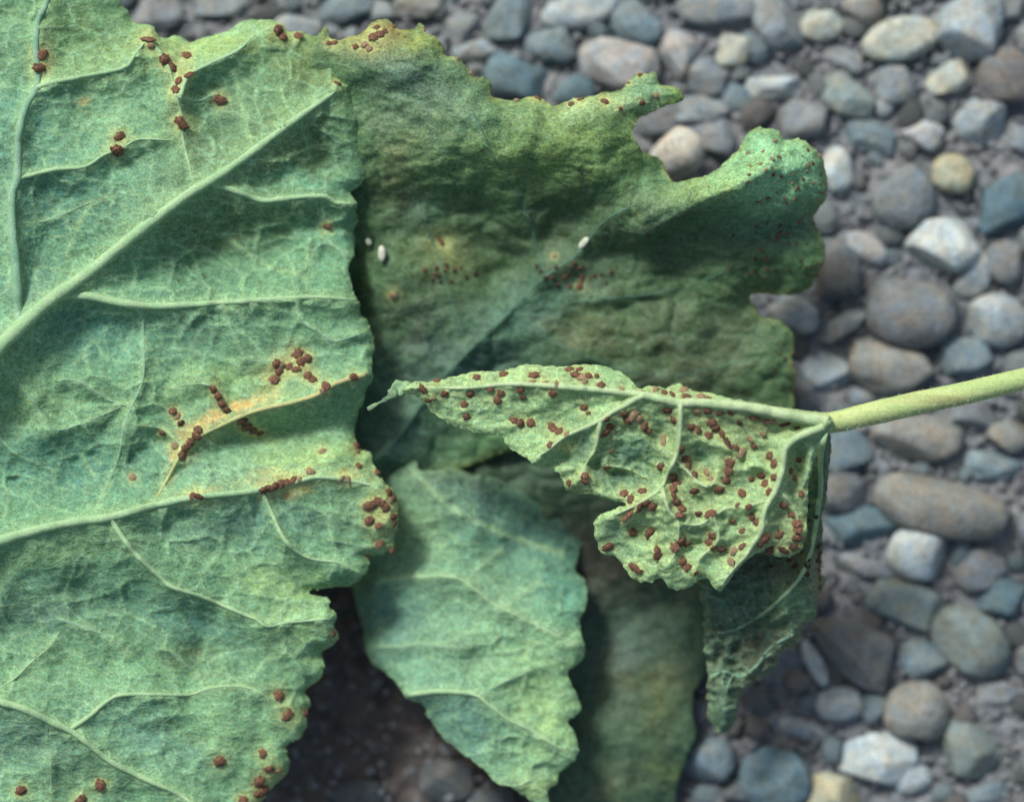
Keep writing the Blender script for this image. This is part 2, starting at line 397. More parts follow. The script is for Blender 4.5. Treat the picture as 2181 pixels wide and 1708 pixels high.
def patch_tint(basecol, patches, spots=(), edge=None, veincol=None, var=0.12, seed=3, halo=(0.36, 0.40, 0.17), net=0.3, netcol=(0.22, 0.37, 0.22), post=(1.02, 1.04, 0.94)):
    def f(u, v, leaf):
        c = np.array(basecol)[None, :] * (1 + var * fbm(u, v, 150, seed, 3))[:, None]
        wob_u = u + 26 * fbm(u, v, 60, seed + 3, 3); wob_v = v + 26 * fbm(u, v, 60, seed + 6, 3)
        for (cu, cv, su, sv, ang, col, st) in patches:
            k = np.clip(blob(wob_u, wob_v, cu, cv, su, sv, ang) * st * (1 + 0.7 * fbm(u, v, 35, seed + 9, 3)), 0, 1)[:, None]
            c = c * (1 - k) + np.array(col)[None, :] * k
        if edge:
            d = edge_dist(u, v, leaf.o); k = (np.exp(-d / edge[1]) * edge[2] * (0.75 + 0.5 * fbm(u, v, 50, seed + 1, 3)))[:, None]; k = np.clip(k, 0, 1)
            c = c * (1 - k) + np.array(edge[0])[None, :] * k
        if veincol:
            for poly, vd in leaf.veins:
                m = (u > poly[:, 0].min() - 50) & (u < poly[:, 0].max() + 50) & (v > poly[:, 1].min() - 50) & (v < poly[:, 1].max() + 50)
                if not m.any(): continue
                d, _ = seg_dist(u[m], v[m], poly); k = (np.exp(-(d / (vd['w'][0] * 0.9 + 3)) ** 2) * veincol[1])[:, None]
                c[m] = c[m] * (1 - k) + np.array(veincol[0])[None, :] * k
        if net:
            d1, _c = voro(u, v, leaf.net, leaf.seed + 3); k = (np.exp(-(d1 / 3.2) ** 2) * net * (0.7 + 0.6 * _c))[:, None]; c = c * (1 - k) + np.array(netcol)[None, :] * k
            d2, _c = voro(u, v, leaf.net * 0.42, leaf.seed + 8); k = (np.exp(-(d2 / 3.2) ** 2) * net * 0.5)[:, None]; c = c * (1 - k) + np.array(netcol)[None, :] * k
        for s in spots:
            r = (max(s[2], s[3]) if len(s) > 3 and not isinstance(s[3], str) else s[2]) * 1.7
            k = (np.exp(-((u - s[0]) ** 2 + (v - s[1]) ** 2) / (r * r)) * 0.75)[:, None]
            c = c * (1 - k) + np.array(halo)[None, :] * k
        return c * np.array(post)[None, :]
    return f

def leaf_root(label, u, v, z):
    o = bpy.data.objects.new('hollyhock_leaf', None); C.objects.link(o); o.empty_display_size = 0.01
    return tag(o, label, 'leaf')

YG = (0.23, 0.37, 0.16); MINT = (0.17, 0.34, 0.20); TEAL = (0.085, 0.215, 0.165); GRN = (0.11, 0.23, 0.13); OLV = (0.085, 0.15, 0.07)

# ================================================================== GROUND
def axis(lim_in, lim_out, n_in, n_out):
    a = np.linspace(-lim_in, lim_in, n_in); b = np.geomspace(lim_in, lim_out, n_out)[1:]
    return np.concatenate([-b[::-1], a, b])
gx = axis(0.15, 6.0, 420, 24); gy = axis(0.12, 6.0, 340, 24)
GX, GY = np.meshgrid(gx, gy); gu = GX.ravel() / U; gv = GY.ravel() / U
lu = gu + CU; lv = CV + gv * -1 if False else CV - gv
gap_shade = np.clip(blob(lu, lv, 850, 1500, 330, 420) * 1.9 + 0.35 * fbm(lu, lv, 70, 77, 3), 0, 1)  # mask of the gap between the leaves, where shade is painted on
gz = 0.0011 * fbm(gu, gv, 120, 31, 3) + 0.0016 * fbm(gu, gv, 26, 37, 3) - 0.0006 - 0.0035 * gap_shade
idx = np.arange(GX.size).reshape(GX.shape)
gf = np.stack([idx[:-1, :-1].ravel(), idx[:-1, 1:].ravel(), idx[1:, 1:].ravel(), idx[1:, :-1].ravel()], -1)
g_me = new_mesh('ground', np.stack([GX.ravel(), GY.ravel(), gz], -1), gf.tolist())
g_at = g_me.attributes.new('gap_shade', 'FLOAT', 'POINT'); g_at.data.foreach_set('value', gap_shade.astype(np.float32))
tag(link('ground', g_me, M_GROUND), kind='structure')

# ================================================================== LEAF OUTLINES
O1 = [(-230,-70),(60,-75),(230,-40),(260,8),(277,34),(281,50),(304,50),(324,55),(340,76),(358,81),(375,75),(402,90),(422,84),(473,70),(507,51),(530,42),(572,43),(599,51),(616,68),(640,68),(667,77),(694,82),(707,108),
 (720,138),(727,155),(741,172),(748,193),(753,220),(765,243),(772,287),(779,338),(784,358),(779,376),(764,398),(746,411),(762,431),(760,449),(763,470),(754,487),(756,520),(752,547),(742,575),(747,600),(755,628),
 (765,645),(767,668),(784,688),(794,722),(800,746),(792,773),(795,807),(783,830),(773,857),(760,890),(757,932),(772,960),(789,965),(795,982),(806,1013),(822,1030),(843,1050),(848,1084),(846,1117),(838,1148),(834,1171),
 (802,1183),(780,1182),(787,1202),(774,1224),(757,1244),(715,1250),(680,1254),(652,1260),(676,1270),(701,1276),(700,1293),(718,1307),(713,1334),(719,1362),(687,1390),(691,1418),(677,1451),(648,1468),(662,1496),(651,1517),
 (652,1543),(639,1570),(611,1589),(616,1617),(612,1644),(592,1665),(572,1688),(550,1715),(520,1765),(380,1800),(100,1815),(-230,1800)]
O2 = [(690,60),(704,81),(714,86),(741,81),(768,71),(792,51),(809,41),(829,44),(843,57),(863,64),(885,65),(893,50),(904,57),(907,71),(931,81),(944,98),(951,118),(978,125),(995,142),(1012,166),(1035,167),(1046,182),(1049,208),
 (1094,213),(1145,206),(1172,220),(1185,225),(1226,209),(1253,206),(1287,199),(1325,190),(1345,168),(1361,154),(1381,160),(1397,154),(1406,182),(1432,182),(1453,196),(1455,215),(1432,223),(1408,230),(1381,243),(1361,252),
 (1348,282),(1366,319),(1406,341),(1424,372),(1437,388),(1466,383),(1508,372),(1537,351),(1570,322),(1578,305),(1590,290),(1614,271),(1638,276),(1660,281),(1669,300),(1698,296),(1722,307),(1746,328),(1757,355),(1763,405),
 (1756,432),(1735,457),(1736,473),(1752,507),(1757,540),(1752,567),(1738,590),(1724,617),(1685,629),(1638,626),(1602,626),(1603,645),(1621,673),(1654,682),(1684,702),(1692,729),(1689,763),(1695,797),(1690,840),(1686,885),
 (1600,925),(1450,930),(1300,935),(1100,960),(980,1000),(900,1015),(780,1020),(660,960),(640,500),(650,150)]
O3 = [(900,1000),(1060,900),(1300,890),(1540,930),(1600,1100),(1560,1280),(1510,1340),(1506,1420),(1480,1470),(1476,1520),(1482,1563),(1468,1600),(1459,1625),(1447,1658),(1436,1700),(1420,1790),(1180,1800),(1150,1760),(1120,1600),
 (1060,1450),(960,1300),(900,1150)]
O4 = [(740,1010),(800,1000),(828,988),(845,982),(870,980),(889,984),(893,998),(925,1003),(965,996),(1010,1012),(1060,1020),(1110,1046),(1160,1060),(1205,1098),(1232,1130),(1240,1155),(1227,1212),(1248,1243),(1247,1293),(1234,1330),(1246,1388),(1228,1417),(1208,1429),
 (1216,1455),(1232,1488),(1234,1516),(1209,1537),(1226,1562),(1231,1600),(1216,1627),(1190,1647),(1185,1668),(1169,1679),(1168,1720),(1160,1745),(1141,1715),(1112,1690),(1085,1676),(1059,1668),(1028,1638),(978,1597),(940,1566),(915,1530),
 (898,1500),(866,1486),(845,1455),(820,1432),(795,1415),(780,1380),(768,1320),(748,1240),(735,1120)]
O5 = [(880,813),(907,813),(944,807),(1005,793),(1060,790),(1108,779),(1128,776),(1172,781),(1212,780),(1266,776),(1307,786),(1341,806),(1364,828),(1380,820),(1415,827),(1445,818),(1482,834),(1516,837),(1550,847),(1587,855),
 (1650,866),(1735,880),(1772,890),(1775,915),(1752,930),(1738,955),(1728,1000),(1722,1050),(1720,1110),(1716,1150),(1700,1178),(1660,1186),(1630,1172),(1600,1185),(1567,1217),(1552,1238),(1536,1256),(1517,1252),(1510,1236),(1496,1232),(1472,1249),(1445,1256),
 (1422,1249),(1405,1232),(1381,1239),(1354,1236),(1331,1212),(1314,1187),(1280,1176),(1270,1151),(1265,1124),(1268,1104),(1300,1085),(1334,1073),(1290,1063),(1256,1051),(1226,1050),(1202,1040),(1192,1013),(1172,994),(1138,989),(1128,979),(1101,965),
 (1077,945),(1070,928),(1025,925),(978,911),(944,895),(920,877),(902,857),(880,842),(866,838),(856,829)]
O6 = [(1600,1100),(1700,1050),(1745,920),(1768,925),(1768,980),(1758,1060),(1752,1120),(1752,1170),(1746,1212),(1758,1232),(1757,1258),(1740,1273),(1736,1318),(1712,1337),(1702,1367),(1668,1388),(1654,1421),(1622,1445),(1594,1462),(1573,1492),
 (1567,1536),(1544,1563),(1516,1547),(1505,1502),(1508,1440),(1500,1380),(1498,1300),(1490,1210),(1540,1150)]

# ================================================================== 1. LOWER DARK LEAF
L3 = Leaf(O3, lambda u, v: 10 + (v - 1300) * -0.0035, veins=[
    dict(p=[(1300,920),(1330,1100),(1350,1300),(1350,1500),(1330,1700)], w=(9,5), a=1.2, s=50, hide=1),
    dict(p=[(1335,1180),(1400,1260),(1460,1400)], w=(5,2), a=0.8, s=30, sink=0.75),
    dict(p=[(1350,1420),(1400,1520),(1450,1600)], w=(5,2), a=0.8, s=30, sink=0.75)],
    blobs=[(1400,1600,90,70,20,2.0),(1300,1350,80,60,0,-2.0)], noise_amp=2.0, noise_scale=110, fine=0.5, seed=5, step=6, edge=(2, 30), net=75, neta=-0.9)
r3 = leaf_root('dark green leaf lying in the shade under the rust spotted leaf, beside the stones', 1300, 1300, 0.01)
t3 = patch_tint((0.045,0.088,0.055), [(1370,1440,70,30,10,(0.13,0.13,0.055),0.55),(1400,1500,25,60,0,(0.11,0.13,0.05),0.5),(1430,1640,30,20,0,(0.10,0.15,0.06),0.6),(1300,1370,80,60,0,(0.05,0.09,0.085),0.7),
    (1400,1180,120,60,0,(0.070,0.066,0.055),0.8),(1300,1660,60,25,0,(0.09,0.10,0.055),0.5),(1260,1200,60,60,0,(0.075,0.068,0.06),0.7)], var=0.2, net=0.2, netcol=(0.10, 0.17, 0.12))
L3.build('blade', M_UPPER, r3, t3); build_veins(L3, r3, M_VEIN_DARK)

# ================================================================== 2. UPPER OLIVE LEAF
V2 = [dict(p=[(770,1010),(850,925),(905,850),(985,760),(1060,690),(1150,600),(1230,540),(1290,470),(1370,430)], w=(12,5), a=2.6, s=34, m=M_VEIN_DARK, sink=0.85),
      dict(p=[(1000,750),(960,640),(930,540),(880,430)], w=(5,3), a=1.2, s=40, m=M_VEIN_DARK),
      dict(p=[(1160,580),(1120,450),(1060,350),(1000,220)], w=(5,3), a=1.5, s=45, m=M_VEIN_DARK),
      dict(p=[(1010,260),(960,230),(900,150),(850,100)], w=(4,3), a=1.0, s=30, hide=1),
      dict(p=[(1080,670),(1250,640),(1420,620),(1600,560)], w=(5,3), a=1.0, s=45, m=M_VEIN_DARK),
      dict(p=[(1090,680),(1250,760),(1420,800),(1620,760)], w=(5,3), a=1.0, s=45, m=M_VEIN_DARK),
      dict(p=[(1375,500),(1440,465),(1500,425),(1570,395),(1640,360)], w=(5,3), a=3.5, s=30, hide=1),
      dict(p=[(1380,505),(1460,520),(1540,540),(1640,530)], w=(5,3), a=1.6, s=25, hide=1)]
L2 = Leaf(O2, lambda u, v: 25 + 7.5 * np.tanh((420 - v) / 230) - 2.0 * np.tanh((v - 700) / 200), veins=V2,
    blobs=[(1140,290,220,75,8,8.5),(1620,400,110,60,-15,9.0),(1660,330,60,40,0,2.0),(1470,430,110,28,-22,6.0),(1100,520,150,80,0,-3.0),(1360,210,80,22,-10,2.0),(840,130,90,50,0,2.5),(1400,350,60,40,0,-2.0),
           (1650,560,90,50,0,1.5),(1300,440,60,50,0,2.0),(880,350,60,40,30,1.5),(1640,760,60,60,0,2.0)],
    noise_amp=3.4, noise_scale=120, fine=0.45, fine_scale=36, seed=11, step=5, edge=(2.2, 22), va=1.3, net=76, neta=-0.9)
SP2 = [(1363,159,5),(1339,177,4),(1236,211,8,4),(1216,221,6),(1288,216,9,6),(1368,220,6),(1322,232,4),(1398,203,5,'p'),(1145,208,9,4),(711,91,9,6),(795,78,10),(809,73,9),(843,53,5),(907,63,5),(802,58,6),(820,66,6),(775,95,8,'p'),(757,100,6),
       (786,103,7,'p'),(838,629,9,6,'p'),(940,516,14,4),(1203,592,6),(1235,610,7),(1180,545,5,'p'),(700,92,6),(1010,152,4,'p'),(975,126,4,'p'),(1100,213,5,'p'),(1380,505,4)]
for _ in range(40):
    u_, v_ = rng.uniform(1590, 1752), rng.uniform(300, 440)
    SP2.append((u_, v_, rng.uniform(2.5, 5), 'p' if rng.random() < 0.6 else 'r'))
for _ in range(34):
    u_, v_ = rng.normal(1660, 50), rng.uniform(470, 600); SP2.append((u_, v_, rng.uniform(2.5, 4.5), 'd' if rng.random() < 0.5 else 'r'))
for _ in range(16):
    SP2.append((rng.normal(960, 35), rng.normal(578, 14), rng.uniform(2.5, 5), 'd' if rng.random() < 0.6 else 'r'))
for _ in range(22):
    SP2.append((rng.normal(1230, 45), rng.normal(592, 18), rng.uniform(2.5, 5), 'd' if rng.random() < 0.6 else 'r'))
for _ in range(18):
    SP2.append((rng.normal(1690, 25), rng.uniform(690, 860), rng.uniform(2, 4), 'd' if rng.random() < 0.5 else 'r'))
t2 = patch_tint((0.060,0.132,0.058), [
    (1130,300,190,55,8,(0.15,0.235,0.08),1.1),(1000,260,120,60,0,(0.10,0.20,0.10),0.7),(900,220,110,70,0,(0.085,0.15,0.11),0.7),(860,130,70,40,0,(0.10,0.17,0.15),0.6),(800,80,60,28,0,(0.20,0.20,0.07),0.9),(905,80,60,22,0,(0.20,0.27,0.08),0.8),  # yellow green on the upper slope: its sunlit side painted brighter
    (820,75,30,16,0,(0.13,0.075,0.04),0.7),(890,450,40,30,30,(0.09,0.19,0.17),0.6),(960,550,60,35,0,(0.19,0.22,0.06),0.8),(850,380,50,80,0,(0.095,0.115,0.055),0.6),  # the blue green patch among these is a painted bluish sheen
    (1620,370,120,70,-15,(0.20,0.42,0.25),1.4),(1480,415,110,22,-22,(0.22,0.35,0.15),1.1),(1420,480,55,18,-20,(0.17,0.32,0.22),1.0),(1600,500,140,30,-5,(0.06,0.13,0.11),0.8),(1450,215,40,25,0,(0.13,0.25,0.08),1.0),(1300,215,80,18,-8,(0.24,0.36,0.18),1.1),  # bright curl and ridge, dark strip below: light and shade painted in
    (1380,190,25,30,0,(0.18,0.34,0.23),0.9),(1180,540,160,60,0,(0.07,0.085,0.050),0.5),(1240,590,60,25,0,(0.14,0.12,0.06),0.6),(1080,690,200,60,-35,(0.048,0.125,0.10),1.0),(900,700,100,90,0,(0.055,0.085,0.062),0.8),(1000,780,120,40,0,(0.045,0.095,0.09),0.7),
    (1500,720,170,80,0,(0.058,0.085,0.050),1.0),(1250,500,260,70,0,(0.055,0.095,0.050),0.9),(1650,740,50,60,0,(0.07,0.14,0.07),0.7),(1250,700,60,30,0,(0.11,0.12,0.06),0.5),(1350,850,200,40,0,(0.06,0.06,0.05),0.6),(840,940,70,50,0,(0.06,0.12,0.11),0.8)],  # dark middle and lower right: shade of the folds painted into the blade
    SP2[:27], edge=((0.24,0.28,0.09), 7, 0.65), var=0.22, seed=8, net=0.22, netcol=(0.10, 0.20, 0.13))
r2 = leaf_root('crinkled olive green leaf, top side up, with curled right lobe, spread behind the others', 1200, 500, 0.02)
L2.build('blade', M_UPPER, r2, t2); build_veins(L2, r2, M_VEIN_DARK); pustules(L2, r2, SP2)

# ================================================================== 3. CENTRE LOBE
V4 = [dict(p=[(800,1240),(850,1232),(960,1228),(1010,1255),(1050,1285),(1100,1310),(1150,1335),(1225,1372)], w=(7,3), a=2.6, s=34),
      dict(p=[(1010,1255),(1000,1232),(1040,1195),(1070,1170)], w=(4,2), a=1.5, s=25, m=M_VEIN_TEAL),
      dict(p=[(1060,1290),(1110,1265),(1150,1240)], w=(4,2), a=1.4, s=22, m=M_VEIN_TEAL),
      dict(p=[(870,1480),(900,1475),(940,1472),(1010,1478),(1040,1500),(1080,1530),(1130,1555),(1190,1592),(1222,1610)], w=(9,4), a=3.0, s=34),
      dict(p=[(1020,1484),(1050,1465),(1090,1445),(1140,1425)], w=(5,2), a=1.6, s=22, m=M_VEIN_TEAL),
      dict(p=[(810,1378),(850,1378),(900,1372),(950,1378),(1000,1378)], w=(5,2), a=1.6, s=25, m=M_VEIN_TEAL),
      dict(p=[(1065,1668),(1100,1672),(1130,1660),(1165,1640)], w=(4,2), a=1.3, s=22),
      dict(p=[(880,1000),(960,1080),(1080,1140),(1200,1180)], w=(5,3), a=1.0, s=50, hide=1)]
L4 = Leaf(O4, lambda u, v: 22 + 0.006 * (v - 1300) - 12.0 * np.clip((980 - u) / 230, 0, 1.1) ** 1.4 - 3.0 * np.clip((1060 - v) / 100, 0, 1) ** 1.5 - 14.0 * np.clip((u - 1020) / 200, 0, 1) * np.clip((1300 - v) / 220, 0, 1), veins=V4,
    blobs=[(1130,1120,90,60,0,-2.0),(1180,1400,50,30,0,1.0)], noise_amp=1.9, noise_scale=95, fine=0.38, fine_scale=32, seed=14, step=4, edge=(1.8, 16), va=1.5, vs=1.3, net=66, neta=0.65)
r4 = leaf_root('blue green scalloped leaf pointing down between the big leaf and the dark shaded leaf', 1000, 1300, 0.02)
t4 = patch_tint((0.135,0.280,0.180), [(1140,1110,130,80,20,(0.065,0.165,0.145),1.2),(1040,990,170,60,0,(0.07,0.13,0.11),1.2),(880,1130,60,70,0,(0.16,0.28,0.16),0.7),(1180,1280,60,50,0,(0.08,0.23,0.19),1.0),(850,1330,70,80,0,(0.09,0.20,0.19),0.8),  # dark teal at the upper right: shade there painted into the blade
    (1150,1420,80,70,0,(0.20,0.35,0.19),0.8),(1150,1540,70,60,0,(0.22,0.37,0.18),0.9),(1000,1370,90,50,0,(0.17,0.31,0.20),0.6),(1140,1675,40,25,0,(0.24,0.36,0.17),0.9),(980,1540,80,50,30,(0.10,0.22,0.19),0.9),(1040,1270,70,35,0,(0.18,0.32,0.21),0.6)],
    edge=((0.22,0.36,0.18), 6, 0.5), veincol=((0.24,0.38,0.23), 0.7), var=0.12, seed=16)
L4.build('blade', M_UNDER, r4, t4); build_veins(L4, r4, M_VEIN)

# ================================================================== 4. BIG LEAF
V1 = [dict(p=[(-200,950),(-90,840),(-10,748),(60,680),(110,637),(190,580),(300,490),(400,415),(470,372),(540,322),(620,262),(715,195)], w=(30,9), a=5.5, s=52),
      dict(p=[(46,690),(40,678),(34,574),(25,473),(26,410),(37,382),(40,287),(54,230),(78,189),(80,150),(76,98),(81,44),(98,10),(110,-50)], w=(16,9), a=3.6, s=42, m=M_VEIN_TEAL),
      dict(p=[(78,189),(101,179),(169,165),(263,145),(287,118),(314,84)], w=(9,5), a=2.8, s=32),
      dict(p=[(37,382),(60,375),(118,361),(182,355),(220,331),(263,314),(297,297),(370,300)], w=(8,3), a=2.6, s=30),
      dict(p=[(30,478),(101,470),(182,436),(230,420)], w=(4,2), a=1.5, s=25, m=M_VEIN_TEAL),
      dict(p=[(320,88),(355,135),(375,203),(385,236),(389,290),(399,338),(409,382),(413,404)], w=(6,5), a=2.4, s=28),
      dict(p=[(385,205),(402,162),(450,135),(507,108),(540,78),(577,61),(610,60)], w=(7,4), a=3.6, s=26),
      dict(p=[(376,205),(419,216),(456,203),(469,209),(510,225)], w=(5,2), a=1.6, s=22, m=M_VEIN_TEAL),
      dict(p=[(449,390),(507,409),(556,427),(600,424),(647,419),(694,419),(714,432),(758,434)], w=(10,7), a=3.0, s=34),
      dict(p=[(110,640),(132,631),(189,631),(236,641),(304,651),(372,651),(473,645),(574,638),(640,634),(694,634),(762,641)], w=(14,6), a=3.6, s=42),
      dict(p=[(304,654),(307,766),(301,820),(280,868),(263,915),(250,982),(203,1090)], w=(6,4), a=2.0, s=30, m=M_VEIN_TEAL),
      dict(p=[(470,648),(500,719),(527,766),(590,770)], w=(4,2), a=1.8, s=26, m=M_VEIN_TEAL),
      dict(p=[(620,640),(640,682),(674,705),(708,726),(735,722),(785,705)], w=(5,3), a=2.0, s=24, m=M_VEIN_TEAL),
      dict(p=[(780,797),(750,805),(708,820),(674,841),(623,857),(572,868),(527,881),(473,905),(432,925),(399,949),(375,986),(355,1023),(328,1070)], w=(8,5), a=3.2, s=32, m=M_VEIN_YEL),
      dict(p=[(395,955),(360,925),(338,911),(280,905)], w=(4,2), a=1.6, s=22),
      dict(p=[(497,885),(473,861),(453,824),(405,817),(370,830)], w=(5,2), a=1.8, s=24),
      dict(p=[(10,770),(30,807),(78,864),(111,915),(180,900),(270,861)], w=(5,2), a=2.0, s=26, m=M_VEIN_TEAL),
      dict(p=[(130,810),(169,813),(236,854),(280,866)], w=(4,2), a=1.6, s=20, m=M_VEIN_TEAL),
      dict(p=[(-200,1215),(-100,1178),(0,1151),(84,1127),(162,1111),(236,1101),(338,1074),(422,1058),(507,1050),(554,1043),(640,1023),(680,1016),(748,1024),(809,1038)], w=(19,6), a=4.6, s=44),
      dict(p=[(236,1104),(257,1138),(290,1181),(338,1225),(365,1249),(439,1273),(507,1303),(545,1318),(569,1333),(623,1324),(708,1317)], w=(9,5), a=3.2, s=38),
      dict(p=[(569,1333),(590,1360),(605,1385)], w=(4,2), a=1.4, s=20, m=M_VEIN_TEAL),
      dict(p=[(560,1050),(580,1095),(603,1144),(633,1175),(674,1192),(721,1198),(772,1225)], w=(8,4), a=2.8, s=30),
      dict(p=[(700,1150),(750,1160),(800,1170)], w=(3,2), a=1.2, s=20, m=M_VEIN_TEAL),
      dict(p=[(-200,1440),(-100,1465),(0,1494),(51,1509),(101,1533),(152,1557),(189,1584),(236,1621),(287,1648),(338,1671),(382,1692),(450,1740)], w=(15,7), a=3.6, s=40),
      dict(p=[(150,1553),(189,1526),(230,1492),(263,1479),(338,1479),(405,1479),(449,1465),(507,1461),(549,1472),(575,1490)], w=(8,4), a=2.6, s=34),
      dict(p=[(130,1318),(152,1327),(203,1344),(250,1367),(272,1393)], w=(6,2), a=1.8, s=26, m=M_VEIN_TEAL),
      dict(p=[(-30,1485),(0,1465),(34,1442),(68,1408),(101,1381),(125,1350)], w=(6,3), a=1.8, s=26),
      dict(p=[(350,1380),(380,1400),(420,1440)], w=(4,2), a=1.4, s=22, m=M_VEIN_TEAL),
      dict(p=[(100,1540),(108,1620),(110,1720)], w=(4,2), a=1.4, s=26, m=M_VEIN_TEAL),
      dict(p=[(190,440),(160,490),(140,560)], w=(3,2), a=1.0, s=26, hide=1),
      dict(p=[(540,325),(520,250),(500,150)], w=(3,2), a=1.2, s=30, hide=1),
      dict(p=[(660,520),(640,580),(560,560),(480,500)], w=(3,2), a=1.4, s=30, hide=1),
      dict(p=[(752,560),(700,520),(672,532),(660,575),(655,600)], w=(4,3), a=1.6, s=24, m=M_VEIN_TEAL)]
SP1 = [(90,117,9,13),(84,145,9,14),(316,84,15,9),(322,98,7,'p'),(351,127,11),(367,142,12,7),(397,117,8,11),(402,159,10,6),(380,172,9),(373,191,9,13),(468,213,13,9),(387,263,10,17),(255,291,12,8),(250,321,13,13),(593,64,11),(603,79,9),
 (635,76,9),(719,177,8,6),(696,483,10,7),(454,829,8),(464,844,8),(473,861,8),(483,874,8),(517,898,11,9),(527,911,11,8),(540,918,8),(554,923,8,5),(368,874,8),(377,886,8,6,'p'),(385,901,7),(345,922,8,6),(421,915,9),(419,930,11,8),(405,942,10,8),
 (395,955,9),(388,969,8,9),(372,949,8,'p'),(282,1016,7,'p'),(410,1056,9,7),(422,1058,11,8),(436,1061,7,5,'p'),(633,754,13,10),(654,763,9),(640,770,9),(589,774,9,8),(600,778,7,'p'),(616,780,9,6),(630,786,9,6),(594,790,9),(584,808,10),(656,800,9),(666,808,9,7),
 (694,822,9,10),(687,833,7,6,'p'),(753,803,8,9),(760,950,9,8),(762,960,6,'p'),(686,960,8,6,'p'),(765,992,7,6),(660,1003,8,7,'p'),(802,1005,7),(562,1044,9,9),(573,1040,9,8),(585,1036,10,8),(598,1031,10,8),(610,1026,9,7),(624,1022,10,6),(638,1021,6,5,'p'),(728,1020,9,4,'p'),(742,1022,8,5,'p'),
 (785,1078,10),(793,1075,9),(804,1067,9),(815,1072,8),(821,1080,9),(829,1047,9,8),(839,1060,8),(833,1066,7,'p'),(787,1109,10,10),(806,1119,8,7),(840,1100,7,10),(841,1115,7),(807,1157,9,9),(832,1171,6),(711,1350,7,6),(783,1183,5),(594,1479,12,11),(613,1523,15,9),(650,1518,8,8),
 (559,1604,9,8),(574,1638,11,9),(592,1642,10,5,'p'),(553,1664,12,11),(561,1684,13,14),(518,1702,11,9),(468,1621,11,11),(213,1671,11,11),(44,1683,10,10),(172,1705,12,10),(552,1690,10)]
L1 = Leaf(O1, lambda u, v: 35 + 5.0 * np.tanh((300 - u) / 350) - 3.0 * np.clip((v - 1200) / 500, 0, 1.2) - 2.5 * np.clip((250 - v) / 250, 0, 1.3), veins=V1,
    blobs=[(560,520,190,55,-8,-5.0),(640,250,60,90,20,2.0),(180,560,60,60,0,-2),(230,700,110,40,0,-3.0),(330,400,90,40,-35,2.0),(120,1020,150,60,0,-3.5),(600,930,150,30,-8,-3.5),(300,250,90,60,0,2.0),(480,770,100,50,0,1.2),(250,1300,150,50,10,-2.5),(450,1400,110,40,20,-2.2),(120,560,60,80,0,-1.5),(600,560,90,60,0,-1.0),(680,1120,70,40,0,1.5),(430,1570,160,60,0,1.6)],
    noise_amp=2.3, noise_scale=115, fine=0.32, fine_scale=34, seed=2, step=4.2, edge=(3.0, 16), va=1.9, vs=1.6, net=88, neta=0.62)
yl = (0.25,0.385,0.165)
